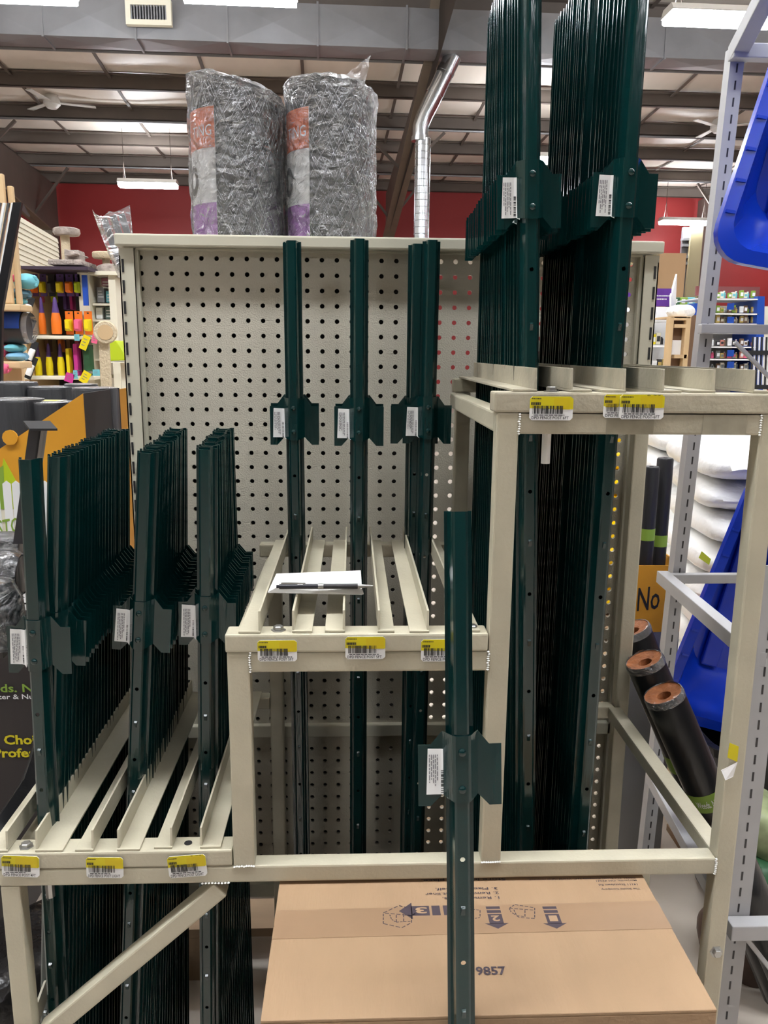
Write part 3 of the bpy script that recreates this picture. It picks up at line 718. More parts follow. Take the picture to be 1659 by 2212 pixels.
# ------------------------------------------------------------------ cardboard carton under the rack
BZ = .671
c4 = [at(612, 1886, Z=BZ), at(1395, 1886, Z=BZ), at(1537, 2180, Z=BZ), at(555, 2207, Z=BZ)]
bx0, bx1 = (c4[0].x+c4[3].x)/2, (c4[1].x+c4[2].x)/2; by1 = (c4[0].y+c4[1].y)/2; by0 = (c4[2].y+c4[3].y)/2
ct = thing('cardboard_carton', 'closed brown cardboard carton with upside-down printing, under the rack front', 'box', ((bx0+bx1)/2, (by0+by1)/2, 0))
mid = by0+(by1-by0)*.60
T_ = .004
side = MB()
side.box(bx0, bx1, by0, by0+T_, 0, BZ-T_); side.box(bx0, bx1, by1-T_, by1, 0, BZ-T_); side.box(bx0, bx0+T_, by0+T_, by1-T_, 0, BZ-T_); side.box(bx1-T_, bx1, by0+T_, by1-T_, 0, BZ-T_)
side.box(bx0+T_, bx1-T_, by0+T_, by1-T_, 0, T_)
side.build('carton_body', CARD, ct, bev=.001)
MB().box(bx0, bx1, by0, mid-.0008, BZ-T_, BZ).build('top_flap', CARD, ct, bev=.0012)
MB().box(bx0, bx1, mid+.0008, by1, BZ-T_, BZ).build('top_flap', CARD, ct, bev=.0012)
MB().prism([(bx0+.001, mid-.022, BZ+.0002), (bx1+.0, mid-.018, BZ+.0002), (bx1+.0, mid+.030, BZ+.0002), (bx0+.001, mid+.026, BZ+.0002)], (0, 0, .0003)).build('packing_tape', CARDD, ct)
Xd, Yd = Vector((-1, 0, 0)), Vector((0, -1, 0))
pt, pa_, pd_ = MB(), MB(), MB()
def onbox(px, py): return at(px, py, Z=BZ+.0006)
def boxtext(s_, pxl, pxr, py, ht, bold=.01):
    a, b = onbox(pxr, py), onbox(pxl, py); put_text(pt, s_, a, Xd, Yd, abs(a.x-b.x), ht, bold)
boxtext('Store in a dry place.', 909, 1091, 1895, .0062, .02)
boxtext('1. Remove tabs.', 955, 1078, 1936, .0046); boxtext('2. Remove front liner', 918, 1077, 1926, .0046); boxtext('3. Place on shelf.', 940, 1074, 1916, .0046)
boxtext('The Scotts Company', 1297, 1382, 1917, .0036); boxtext('14111 Scottslawn Rd', 1292, 1376, 1908, .0036); boxtext('Marysville, OH 43041', 1286, 1374, 1899, .0036)
boxtext('©2021 The Scotts Company LLC. World rights reserved', 1142, 1372, 1894, .0036)
put_text(pt, '9857', onbox(1030, 2107), (1, 0, 0), (0, 1, 0), None, .0125, .025)
def arrow(px, py0, py1, num):
    a = onbox(px, py0); b = onbox(px+14, py1); L_ = a.y-b.y; w_ = .0085; x = a.x
    for f0, f1 in ((0, .12), (.17, .30), (.35, .78)): pa_.quad((x-w_, a.y-L_*f0, BZ+.0006), (x+w_, a.y-L_*f0, BZ+.0006), (x+w_, a.y-L_*f1, BZ+.0006), (x-w_, a.y-L_*f1, BZ+.0006))
    pa_.add([(x-w_*1.7, a.y-L_*.76, BZ+.0006), (x+w_*1.7, a.y-L_*.76, BZ+.0006), (x, a.y-L_, BZ+.0006)], [(0, 1, 2)])
    put_text(nm, num, (x+.005, a.y-L_*.42, BZ+.0008), Xd, Yd, .010, L_*.26, .03)
nm = MB()
arrow(1064, 1958, 2006, '2'); arrow(1186, 1958, 2006, '1')
a = onbox(972, 1966); w_ = .0085
for f0, f1 in ((0, .008), (.012, .022), (.025, .047)): pa_.quad((a.x-f0, a.y+w_, BZ+.0006), (a.x-f1, a.y+w_, BZ+.0006), (a.x-f1, a.y-w_, BZ+.0006), (a.x-f0, a.y-w_, BZ+.0006))
pa_.add([(a.x-.046, a.y+w_*1.7, BZ+.0006), (a.x-.046, a.y-w_*1.7, BZ+.0006), (a.x-.062, a.y, BZ+.0006)], [(0, 1, 2)])
put_text(nm, '3', (a.x-.028, a.y+.006, BZ+.0008), Xd, Yd, .014, .011, .03)
def dash(pts, w_=.0006):
    for (xa, ya), (xb, yb) in zip(pts, pts[1:]):
        p, q = onbox(xa, ya), onbox(xb, yb); n = max(2, int((q-p).length/.006)); d = (q-p)/n; s_ = Vector((-d.y, d.x, 0)).normalized()*w_
        for k in range(n):
            u0 = p+d*k; u1 = p+d*(k+.72); pd_.quad(u0-s_, u1-s_, u1+s_, u0+s_)
dash([(828, 1995), (828, 1972), (862, 1956), (904, 1967), (890, 1978), (828, 1972)]); dash([(828, 1995), (868, 2004), (889, 1993), (889, 1978)])
dash([(842, 1976), (846, 1986), (856, 1992), (872, 1991), (872, 1972)]); dash([(856, 1992), (856, 1974)]); dash([(872, 1991), (889, 1990)])
dash([(1100, 1962), (1112, 1954), (1155, 1961), (1155, 1984), (1122, 1982), (1104, 1970), (1100, 1962), (1155, 1966)]); dash([(1110, 1965), (1116, 1978), (1134, 1980), (1134, 1964)])
dash([(1020, 1964), (1037, 1966), (1037, 1982), (1024, 1984)])
pt.build('printed_text', BOXINK, ct); pa_.build('printed_arrows', BOXINK, ct); pd_.build('printed_sketches', BOXINK, ct); nm.build('arrow_number', CARD, ct)

# ------------------------------------------------------------------ slip of paper and pen on the middle tier
ZP = 1.034
pp = thing('folded_paper', 'folded white slip of paper lying across the middle tier slats', 'paper', at(680, 1262, Z=ZP))
q = [at(578, 1281, Z=ZP), at(783, 1285, Z=ZP), at(779, 1233, Z=ZP+.004), at(597, 1240, Z=ZP+.003)]
MB().prism(q, (0, 0, .0006)).build('sheet', WHITE, pp)
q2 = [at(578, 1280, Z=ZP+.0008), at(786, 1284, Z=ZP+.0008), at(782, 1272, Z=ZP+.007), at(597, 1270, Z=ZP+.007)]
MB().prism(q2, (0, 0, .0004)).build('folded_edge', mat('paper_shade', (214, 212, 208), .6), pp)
pn = thing('ballpoint_pen', 'dark ballpoint pen with a silver tip lying on the white paper', 'pen', at(700, 1267, Z=ZP+.011))
pa, pb = at(597, 1267, Z=ZP+.0115), at(806, 1266, Z=ZP+.0115); d = (pb-pa); PM = lambda f: pa+d*f; r = .0034
MB().tube([PM(.03), PM(.06), PM(.43)], r, 10).build('barrel', mat('pen_black', (40, 40, 48), .3), pn, smooth=True)
MB().cyl(PM(0), PM(.03), r*.6, n=8).build('push_button', MATS['pen_black'], pn, smooth=True)
MB().cyl(PM(.43), PM(.485), r*1.08, n=10).build('ring', ZINC, pn, smooth=True)
MB().cyl(PM(.485), PM(.84), r, n=10).build('grip', DARK, pn, smooth=True)
MB().cyl(PM(.84), PM(1), r*.95, r*.25, n=10).build('tip', ZINC, pn, smooth=True)
MB().beam(PM(.05)+Vector((0, 0, r+.001)), PM(.30)+Vector((0, 0, r+.0005)), .003, .0012).build('clip', ZINC, pn)
k = MB(); put_text(k, 'ERIS', PM(.22)+Vector((0, -.0022, r*.80)), d.normalized(), Vector((0, .6, .8)), None, .0028, .03); k.build('lettering', STICK, pn)

# ------------------------------------------------------------------ grey slotted-angle rack at the right
gr = thing('slotted_angle_rack', 'tall grey slotted-angle steel rack with blue trays hung on it', 'rack', (.66, 1.15, 0))
def angle_post(x, y, z0, z1, w_, sx=1, sy=1, sh=0):
    m_ = MB(); th = .003
    m_.box(min(x, x+sx*w_), max(x, x+sx*w_), min(y, y+sy*th), max(y, y+sy*th), z0, z1)
    m_.box(min(x, x+sx*th), max(x, x+sx*th), min(y+sy*th, y+sy*w_), max(y+sy*th, y+sy*w_), z0, z1)
    for v_ in m_.v: v_.x += sh*v_.z
    o = m_.build('slotted_post', GREYP, gr)
    s_ = MB(); z = z0+.03
    while z < z1-.02: s_.box(x+sx*w_*.52-.0016, x+sx*w_*.52+.0016, min(y-sy*.0004, y), max(y-sy*.0004, y), z, z+.016); z += .03
    for v_ in s_.v: v_.x += sh*v_.z
    s_.build('slots', DARK, o)
P1X, P1Y, P2X, P2Y = .676, 1.62, .625, 1.15
TOPZ = 1.905
angle_post(P1X-.013, P1Y, 0, TOPZ, .027, sh=.028); angle_post(P2X, P2Y, 0, 1.02, .042); angle_post(1.30, P1Y, 0, TOPZ, .036, -1); angle_post(1.30, P2Y, 0, 1.02, .042, -1)
def gbar(p, q, wd=.026, ht=.026, nm='cross_bar'): return MB().beam(p, q, wd, ht).build(nm, GREYP, gr, bev=.002)
gbar((P1X+.035, P1Y-.01, TOPZ-.013), (1.30, P1Y-.01, TOPZ-.013)); gbar((P1X+.05, P1Y, TOPZ-.013), (P1X+.03, P2Y, TOPZ+.24), .03, .03)
gbar((1.30, P1Y, TOPZ-.013), (1.30, P2Y, TOPZ+.24), .03, .03)
gbar((P1X+.018, P1Y-.014, 1.385), (1.30, P1Y-.014, 1.385), .019, .019)
gbar((P1X, P1Y-.014, .868), (1.30, P1Y-.014, .868), .018, .020)
gbar((P1X-.012, P1Y, .868), (P2X+.012, P2Y, .868), .024, .026)
gbar((1.29, P1Y, .868), (1.29, P2Y, .868), .024, .026)
gbar((P2X, P2Y-.014, .40), (1.30, P2Y-.014, .40), .026, .028); gbar((P1X, P1Y, .40), (P2X+.012, P2Y, .40), .024, .026)
gbar((P1X+.09, P1Y-.018, 1.36), (.98, P1Y-.018, 1.17), .008, .008, 'diagonal_rod'); gbar((P1X+.12, P1Y-.06, TOPZ-.02), (.95, P1Y-.06, 1.74), .008, .008, 'diagonal_rod')
gbar((P2X+.03, P2Y-.018, .385), (P2X+.16, P2Y-.018, .22), .008, .008, 'diagonal_rod')
gbar((P1X+.02, P1Y+.02, .50), (P1X+.16, P1Y+.02, .24), .008, .008, 'diagonal_rod')
for z in (1.66, 1.64): 
    MB().tube([(P1X+.07, P1Y+.0, z), (P1X+.10, P1Y-.02, z+.012), (P1X+.13, P1Y-.02, z)], .004, 6).build('hook', ZINC, gr)
# blue trays
def rrect(cx_, cz_, w_, h_, r, n=6):
    P_ = []
    for sx, sz, a0 in ((1, 1, 0), (-1, 1, 90), (-1, -1, 180), (1, -1, 270)):
        for k in range(n+1):
            a = R(a0+90*k/n); P_.append((cx_+sx*(w_/2-r)+r*math.cos(a), cz_+sz*(h_/2-r)+r*math.sin(a)))
    return P_
def tray(name, label, T, w_, h_, dep, extra=True, top=1.0):
    t = thing(name, label, 'tray', T.to_translation())
    S = lambda pts, y, tp=1.0: [T @ Vector((x*(1-(1-tp)*(z/h_+.5)), y, z)) for x, z in pts]
    o1 = rrect(0, 0, w_, h_, .06); o2 = rrect(0, 0, w_-.045, h_-.045, .05); o3 = rrect(0, -.005, w_-.13, h_-.15, .06); o4 = rrect(0, -.005, w_-.21, h_-.26, .05)
    m_ = MB(); m_.loft([S(o1, .016, top), S(o1, 0, top), S(o2, -.003, top), S(o2, .004, top), S(o3, dep*.55, top), S(o4, dep, top)], False, True)
    m_.loft([S(o1, .016, top), S([(x*.985, z*.985) for x, z in o1], .016, top), S([(x*1.005, z*1.005) for x, z in o3], dep*.55+.004, top), S(o4, dep+.005, top)], False, True)
    m_.build('shell', BLUE, t, smooth=True, bev=0)
    # raised ribs: around the rim and in the bowl
    k = 0
    for s_ in (-1, 1):
        for f in [i/9-.5 for i in range(1, 9)]:
            z = f*h_*.9; x = s_*(w_/2-.012)*(1-(1-top)*(z/h_+.5))
            MB().box(x-.008, x+.008, -.0042, -.0005, z-.0025, z+.0025, T=T).build('rim_rib', BLUE, t)
    for x in (-w_*.18, 0, w_*.18):
        MB().prism([T @ Vector((x-.022, dep*.97, h_*.30)), T @ Vector((x+.022, dep*.97, h_*.30)), T @ Vector((x+.022, dep*.97, -h_*.30)), T @ Vector((x-.022, dep*.97, -h_*.30))], T.to_3x3() @ Vector((0, -.012, 0))).build('floor_rib', BLUE, t, bev=.004)
    return t
T1 = Matrix.Translation((.898, 1.40, 1.712)) @ Matrix.Rotation(R(9), 4, 'Y') @ Matrix.Rotation(R(-4), 4, 'X')
tray('blue_tray', 'glossy blue plastic tray hung high on the grey slotted rack', T1, .52, .52, .13, top=.74)
T2 = Matrix.Translation((1.035, 1.74, .735)) @ Matrix.Rotation(R(16), 4, 'Y') @ Matrix.Rotation(R(-6), 4, 'X')
tray('blue_tray', 'blue plastic tray standing low behind the grey rack before the white sacks', T2, .50, .62, .14, top=.8)
bt = thing('black_tub', 'black plastic tub under the low blue tray behind the right rack leg', 'tub', (1.02, 1.72, 0))
MB().loft([[Vector((1.0+x, 1.74+y, z)) for x, y in rrect(0, 0, w_, w_*.7, .05)] for z, w_ in ((.02, .24), (.43, .34), (.45, .36), (.45, .34), (.42, .31), (.05, .23))], True, True).build('tub_shell', BLACK, bt, smooth=True)
MB().loft([[Vector((1.0+x, 1.74+y, z)) for x, y in rrect(0, 0, w_, w_*.7, .05)] for z, w_ in ((.435, .362), (.458, .372), (.458, .335), (.435, .335))], False, False).build('tub_rim', BLACK, bt, bev=.003)

# ------------------------------------------------------------------ sacks
def sack_mesh(L_, W_, H_, seed, wrinkle=.012):
    n, k = 28, 14; V = []; F = []; rn = seed*3.7
    for j in range(k+1):
        ph = math.pi*(j/k-.5)
        for i in range(n):
            th = 2*math.pi*i/n
            sp = lambda c, e: math.copysign(abs(c)**e, c)
            x = L_/2*sp(math.cos(ph), .5)*sp(math.cos(th), .38); y = W_/2*sp(math.cos(ph), .5)*sp(math.sin(th), .45); z = H_/2*sp(math.sin(ph), .75)
            z *= 1-.45*abs(x/(L_/2))**4; q = Vector((x*9+rn, y*9, z*9)); d = noise.noise(q)*wrinkle + noise.noise(q*3)*wrinkle*.4
            V.append(Vector((x, y, z))*(1+d*4))
    for j in range(k):
        for i in range(n): F.append((j*n+i, j*n+(i+1) % n, (j+1)*n+(i+1) % n, (j+1)*n+i))
    m_ = MB(); m_.add(V, F); return m_
def sack(c, rz, label, m=BAGW, L_=.48, W_=.30, H_=.085, seed=1, tilt=0, group=None, patch=None, pitch=0):
    t = thing('sack', label, 'sack', c, group); t.rotation_euler = (R(pitch), R(tilt), R(rz))
    sack_mesh(L_, W_, H_, seed).build('sack_body', m, t, smooth=True, raw=True)
    for s_ in (-1, 1):
        m_ = MB(); V = []; F = []
        for i in range(9):
            y = (i/8-.5)*W_*.7
            for u, z in ((L_*.475, .008), (L_*.505, .003*math.sin(i*2.2+seed)), (L_*.475, -.008)): V.append((s_*u, y, z))
        for i in range(8):
            for q_ in (0, 1): F.append((i*3+q_, i*3+q_+1, (i+1)*3+q_+1, (i+1)*3+q_))
        m_.add(V, F).build('end_seam', m, t, raw=True)
    if patch:
        mp_ = MB(); V = []; F = []
        for i in range(5):
            f = i/4; V += [(L_*.36+.02*f, -W_*.49, H_*(.1+.25*f)), (L_*.46+.01*f, -W_*.46, H_*(.05+.2*f))]
        for i in range(4): F.append((2*i, 2*i+1, 2*i+3, 2*i+2))
        mp_.add(V, F).build('yellow_print', LIME, t, raw=True)
    return t
# a bright stack of white sacks; the left edge of each layer is what the rack lets you see
pl = thing('pallet', 'wooden pallet under the stack of white sacks', 'pallet', (1.32, 2.5, 0))
for i in range(8): MB().box(.90, 1.75, 1.92+.155*i, 1.92+.155*i+.10, .105, .125).build('deck_board', PALLET, pl)
for x in (.92, 1.30, 1.68): MB().box(x, x+.06, 1.92, 3.10, .02, .104).build('stringer', PALLET, pl)
for i in range(4): MB().box(.90, 1.75, 1.92+.36*i, 1.92+.36*i+.10, 0, .0195).build('bottom_board', PALLET, pl)
lay = ['lowest', 'second', 'third', 'fourth', 'fifth', 'sixth', 'seventh', 'eighth', 'ninth', 'tenth', 'topmost']
for k in range(11):
    z = .168+.088*k; ang = -64+5*math.sin(k*1.9)
    d_ = Vector((.148, .989, 0)); g_ = Vector((.989, -.148, 0))
    for c_, r_, nm_ in ((0, 0, 'near left'), (1, 0, 'near right'), (0, 1, 'far left')):
        p_ = Vector((.925, 1.99, z)) + d_*(.29+.585*r_+.02*math.sin(k*2.3+c_*2+r_)) + g_*(.17+.345*c_+.012*math.sin(k*1.7+r_))
        sack(p_, -98.5+3*math.sin(k*1.9+c_), f'white plastic sack, {lay[k]} layer, {nm_} column of the stack behind the grey rack', seed=k+1+20*c_+40*r_, L_=.57, W_=.335, H_=.094, group='white sacks', patch=(c_ == 0 and r_ == 0 and k in (4, 7)))
pl2 = thing('pallet', 'wooden pallet under the yellow sacks', 'pallet', (1.22, 3.7, 0))
for i in range(6): MB().box(.84, 1.62, 3.36+.12*i, 3.36+.12*i+.085, .105, .125).build('deck_board', PALLET, pl2)
for x in (.86, 1.2, 1.54): MB().box(x, x+.06, 3.36, 4.04, 0, .104).build('stringer', PALLET, pl2)
for k in range(8):
    sack((1.22, 3.70, .18+.115*k), 5*math.sin(k), f'yellow plastic sack, {lay[k] if k < 7 else "topmost"} of its pile behind the white sacks', BAGY, .56, .36, .125, seed=k+61, group='yellow sacks')

# ------------------------------------------------------------------ dark rolls in a printed box ("No W..")
nb = thing('roll_display_box', 'small amber cardboard box reading No W, holding upright dark rolls', 'box', (.79, 1.95, 0))
xa, xb = .715, .835; zb0, zb1 = .64, .815; ya, yb = 1.90, 2.04
bm_ = MB(); bm_.box(xa, xb, ya, ya+.004, zb0, zb1); bm_.box(xa, xb, yb-.004, yb, 0, zb1-.02); bm_.box(xa, xa+.004, ya+.004, yb-.004, 0, zb1); bm_.box(xb-.004, xb, ya+.004, yb-.004, 0, zb1); bm_.box(xa+.004, xb-.004, ya+.004, yb-.004, zb0-.02, zb0-.016)
bm_.build('box_body', AMBER, nb); MB().box(xa, xb, ya, ya+.004, 0, zb0-.0005).build('grey_lower_panel', GALV, nb)
k = MB(); put_text(k, 'No W', (xa+.006, ya-.0006, zb0+.055), (1, 0, .12), (0, 0, 1), .118, .062, .01); k.build('lettering', INK, nb)
for i, (x, y, zt) in enumerate(((.752, 1.955, 1.058), (.800, 1.99, 1.075))):
    rr = thing('fabric_roll', ('shorter' if i == 0 else 'taller') + ' upright dark grey fabric roll with green band in the amber box', 'roll', (x, y, zb0))
    MB().lathe([(.0205, zb0-.012), (.0205, zt-.004), (.018, zt), (.006, zt), (.006, zt-.02)], (x, y, 0), 18).build('wound_fabric', BFAB, rr, smooth=True)
    zc = .845+(.0 if i else .025); MB().lathe([(.0209, zc), (.0209, zc+.03)], (x, y, 0), 18).build('green_band', GREENB, rr, smooth=True)
# three wrapped rolls leaning against the rack's right side
def leaning_roll(top, foot, r, label, logo):
    t = thing('fabric_roll', label, 'roll', foot, 'black rolls leaning beside the rack'); top, foot = Vector(top), Vector(foot); d = (top-foot).normalized()
    a = Vector((1, 0, 0)); a = (a-d*a.dot(d)).normalized(); b = d.cross(a); n = 26
    ring = lambda s_, rr, jj=0: [foot+d*s_+a*(rr*math.cos(2*math.pi*i/n))+b*(rr*math.sin(2*math.pi*i/n)) + d*(jj*.003*noise.noise(Vector((i*.9, s_*30, 1)))) for i in range(n)]
    L_ = (top-foot).length
    MB().loft([ring(0, r), ring(L_*.5, r), ring(L_-.004, r), ring(L_, r*.95)], True, False).build('wound_fabric', BLACK, t, smooth=True)
    MB().loft([ring(L_, r*.95), ring(L_-.001, r*.93), ring(L_-.004, r*.52, 1), ring(L_-.005, r*.36), ring(L_-.03, r*.34)], False, True).build('brown_core_end', ROLLEND, t, smooth=True)
    MB().loft([ring(L_*.985, r+.001), ring(L_*.995, r+.0012), ring(L_+.001, r*.985), ring(L_+.0015, r*.93, 2)], False, False).build('wrap_edge', FILM, t, smooth=True)
    zc = L_-.185
    MB().loft([ring(zc-.034, r+.0008), ring(zc, r+.0008)], False, False).build('green_band', GREENB, t, smooth=True)
    k = MB()
    def wraptext(s_, mb_, s0, ht, ang0, arc):
        V, F, x0, x1, y0, y1 = text_geo(s_, .01)
        vv = []
        for v in V:
            an = ang0+arc*(v.x-x0)/(x1-x0); vv.append(foot+d*(s0+ht*(v.y-y0)/(y1-y0))+a*((r+.0014)*math.cos(an))+b*((r+.0014)*math.sin(an)))
        mb_.add(vv, F)
    # front of the roll faces -Y; find that angle
    af = math.atan2(-b.y, -a.y)
    wraptext('Weeds. No Weeds.', k, zc-.024, .013, af-.9, 1.8)
    if logo: wraptext('pro', k, zc-.15, .07, af-.8, 1.5)
    k.build('white_lettering', STICK, t)
    return t
for i, (px, py, X_, nm_) in enumerate(((1365, 1357, 1.408, 'rearmost'), (1391, 1425, 1.308, 'middle'), (1432, 1497, 1.236, 'front'))):
    p = at(px, py, Y=X_)
    foot = Vector((p.x+.36, p.y-.02, .034))
    leaning_roll(p, foot, .0335, f'{nm_} of three black plastic-wrapped fabric rolls leaning against the rack side', True)

# loose bagged goods at the bottom right, on the floor inside the grey rack
for i, (px, py, Y, m, lab, L_, W_, H_, rz, tl) in enumerate((
    (1600, 1905, 1.50, LEAFD, 'green plastic goods bag wedged between the rack leg and the grey post', .20, .16, .10, 20, 55),
    (1650, 1985, 1.50, mat('navy_pack', (54, 62, 104), .35, var=.4, vscale=14), 'navy and purple goods bag on the shelf of the grey rack', .24, .18, .12, 0, 80),
    (1640, 1800, 1.52, mat('leafy_clear_pack', (150, 160, 120), .4, var=.4, vscale=20), 'pale leafy-printed bag on top of the goods in the grey rack', .22, .16, .11, -15, 40),
    (1565, 2060, 1.52, mat('brown_pack', (92, 70, 58), .5, var=.4, vscale=16), 'brown paper goods bag at the foot of the grey post', .22, .16, .11, 30, 70),
    (1640, 2150, 1.50, mat('umber_pack', (70, 62, 54), .5, var=.4, vscale=12), 'dark brown goods bag below the grey low bar', .26, .18, .13, 10, 80))):
    c = at(px, py, Y=Y); c.x += .03; sack(c, rz, lab, m, L_, W_, H_, seed=i+90, tilt=tl)

# ------------------------------------------------------------------ left: display box of landscape fabric
dx = -.485; dyf, dyr = 1.47, 1.80
db = thing('fabric_display_box', 'large amber, green and black cardboard display box of fabric rolls left of the rack', 'box', (dx-.3, dyf, 0))
XL = -1.02
F3 = lambda px, py: at(px, py, Y=dyf)
zt_r = F3(168, 850).z; zt_0 = F3(0, 962).z; slope_ = (zt_r-zt_0)/(F3(168, 850).x-F3(0, 962).x); zl = zt_r-slope_*(dx-XL)
zy = F3(40, 1035).z; zw = F3(40, 1100).z; zd = F3(40, 1170).z
def front(pts, m, nm, d=0): return MB().prism([(x, dyf-d, z) for x, z in pts], (0, .003, 0)).build(nm, m, db)
ZB0 = .33
front([(XL, ZB0), (dx, ZB0), (dx, zd), (XL, zd)], mat('dark_brown_print', (44, 38, 38), .6, var=.12, vscale=30, stretch=(1, 1, .05)), 'dark_front_panel')
xl_ = dx-(zt_r-zd-.02)/slope_
front([(XL, zd), (dx, zd), (dx, zt_r), (xl_, zd+.02), (XL, zd+.02)], AMBER, 'amber_front_panel')
tabc = F3(23, 945)
MB().prism([(tabc.x+.014*math.cos(q), dyf-.0036, tabc.z+.014*math.sin(q)) for q in [R(30*k) for k in range(12)]], (0, .003, 0)).build('round_tab', AMBER, db)
front([(XL, zd+.0002), (dx-.004, zd+.0002), (dx-.004, zw), (XL, zw)], SIDING, 'cream_band', .0004)
gtop = [(XL, zw)] + [(p.x, p.z) for p in (F3(0, 1040), F3(8, 990), F3(40, 1048), F3(60, 1078))] + [(dx-.004, zy-.02), (dx-.004, zw)]
front(gtop, LIME, 'lime_band', .0008)
front([(XL, zw), (XL, zy)] + [(p.x, p.z) for p in (F3(0, 1010), F3(8, 1005), F3(10, 1060))] + [(F3(12, 1100).x, zw)], GREENB, 'leaf_band', .0010)
for px in (-30, -8, 18, 38, 58, 80, 100, 122):
    p = F3(px, 1085); q = F3(px, 1045); w_ = .0075
    MB().prism([(p.x-w_, dyf-.0012, zd+.012), (p.x+w_, dyf-.0012, zd+.012), (p.x+w_, dyf-.0012, q.z), (p.x, dyf-.0012, q.z+.006), (p.x-w_, dyf-.0012, q.z)], (0, .001, 0)).build('white_picket', STICK, db)
MB().box(dx-.003, dx, dyf+.003, dyr-.10, ZB0, zt_r).build('black_side_panel', mat('black_print_card', (24, 21, 24), .65, var=.15, vscale=20), db)
MB().box(dx-.003, dx, dyr-.0995, dyr+.02, ZB0, zt_r-.003).build('amber_corner', AMBER, db)
MB().box(XL, dx-.003, dyr, dyr+.003, ZB0, zt_r-.02).build('back_panel', CARD, db)
MB().box(XL, dx-.003, dyf+.003, dyr, ZB0, ZB0+.006).build('bottom_panel', CARD, db); MB().box(XL, -.775, dyf+.02, dyr, 0, ZB0).build('plinth', DARK, db)
k1, k2, k3 = MB(), MB(), MB()
def ftext(mb_, s_, px0, px1, py_base, ht_px, bold=.01, xd=(1, 0, 0)):
    a, b = F3(px0, py_base), F3(px1, py_base); h_ = F3(0, 0).z-F3(0, ht_px).z
    hh = abs(F3(px0, py_base-ht_px).z-a.z); put_text(mb_, s_, (a.x, dyf-.0016, a.z), xd, (0, 0, 1), b.x-a.x, hh, bold)
ftext(k1, 'STOP', -4, 62, 1156, 32, xd=(1, 0, .16)); k4 = MB(); k5 = MB(); ftext(k4, 'No Weeds. No', -118, 92, 1496, 18, .02)
ftext(k2, 'e', 34, 72, 1318, 42, .04); ftext(k5, 'Air, Water & Nutrients', -70, 128, 1512, 12, .01)
ftext(k3, 'Choice of', 10, 150, 1608, 21, .03); ftext(k3, 'Professionals', -12, 170, 1636, 20, .03); ftext(k3, 'weeds out!', -95, 18, 1394, 18, .02)
k1.build('green_lettering', GREENB, db); k4.build('green_lettering', GREENB, db); k5.build('white_lettering', STICK, db); k2.build('white_lettering', STICK, db); k3.build('yellow_lettering', YEL, db)
rolls = [(104, 868, 1.575, .050, 'nearest standing black fabric roll with a pale label on top, in the amber display box'), (112, 836, 1.715, .048, 'standing black fabric roll just behind the labelled one in the display box'),
         (22, 826, 1.74, .055, 'standing black fabric roll at the left edge of the display box'), (30, 862, 1.555, .055, 'standing black fabric roll nearest the low amber edge, left of the labelled roll'), (205, 838, 1.66, .045, 'standing black fabric roll by the black side of the display box'), (175, 830, 1.745, .035, 'slim rearmost standing black fabric roll in the display box')]
for px, py, Y, r_, lab in rolls:
    p = at(px, py, Y=Y)
    rr = thing('fabric_roll', lab, 'roll', (p.x, p.y, ZB0+.007), 'fabric rolls in the display box')
    MB().lathe([(r_, ZB0+.007), (r_, p.z-.004), (r_-.003, p.z), (r_*.4, p.z+.001), (r_*.36, p.z-.02)], p*Vector((1, 1, 0)) if False else (p.x, p.y, 0), 28).build('wound_fabric', BFAB, rr, smooth=True)
    MB().lathe([(r_*.99, p.z+.0005), (r_*.8, p.z+.0016), (r_*.5, p.z+.0012), (r_*.42, p.z+.0012)], (p.x, p.y, 0), 24).build('film_end', BAGF, rr, smooth=True)
    if px == 104:
        MB().box(p.x-.022, p.x+.030, p.y-.026, p.y+.018, p.z+.0022, p.z+.003).build('paper_label', SIDING, rr); MB().box(p.x-.012, p.x+.022, p.y-.018, p.y+.006, p.z+.0031, p.z+.0034).build('yellow_print', YEL, rr)
# black steel stake with a flat cap
st = thing('capped_stake', 'black flat steel stake with a square cap plate beside the leftmost posts', 'stake', at(60, 1160, Y=1.20))
S_ = lambda px, py, Y=1.20: at(px, py, Y=Y)
MB().prism([S_(64, 915), S_(86, 915), S_(50, 1175), S_(28, 1175)], (0, .003, 0)).build('stake_face', DARK, st)
MB().prism([S_(86, 915), S_(100, 915, 1.235), S_(64, 1175, 1.235), S_(50, 1175)], (.003, 0, 0)).build('stake_side', BLACK, st)
MB().prism([S_(50, 909), S_(108, 909), S_(124, 926, 1.17), S_(64, 926, 1.17)], (0, 0, -.003)).build('cap_plate', mat('matt_black_steel', (30, 29, 30), .75), st)
# black bagged edging bundles at the picture's left edge
bun = [(8, 1186, 1.235, .026, .20, 'upper black plastic-wrapped edging bundle at the left edge'), (8, 1240, 1.19, .037, .20, 'lower black plastic-wrapped edging bundle at the left edge')]
for px, py, Y, r_, L_, lab in bun:
    p = at(50, py, Y=Y); t = thing('edging_bundle', lab, 'bundle', p); n = 20; rings = []
    for j in range(13):
        f = j/12; x = p.x - L_*f; rr_ = r_*(.75 if j == 0 else 1); rings.append([Vector((x, p.y+rr_*(1+.1*noise.noise(Vector((i*.7, j*.9, py)))) * math.cos(2*math.pi*i/n), p.z+rr_*(1+.1*noise.noise(Vector((i*.7, j*.9, py+5))))*math.sin(2*math.pi*i/n))) for i in range(n)])
    MB().loft(rings).build('black_core', BLACK, t, smooth=True)
    rings2 = [[Vector((q.x, p.y+(q.y-p.y)*1.09, p.z+(q.z-p.z)*1.09)) for q in r2] for r2 in rings]
    MB().loft(rings2, False, False).build('clear_wrap', FILM, t, smooth=True)
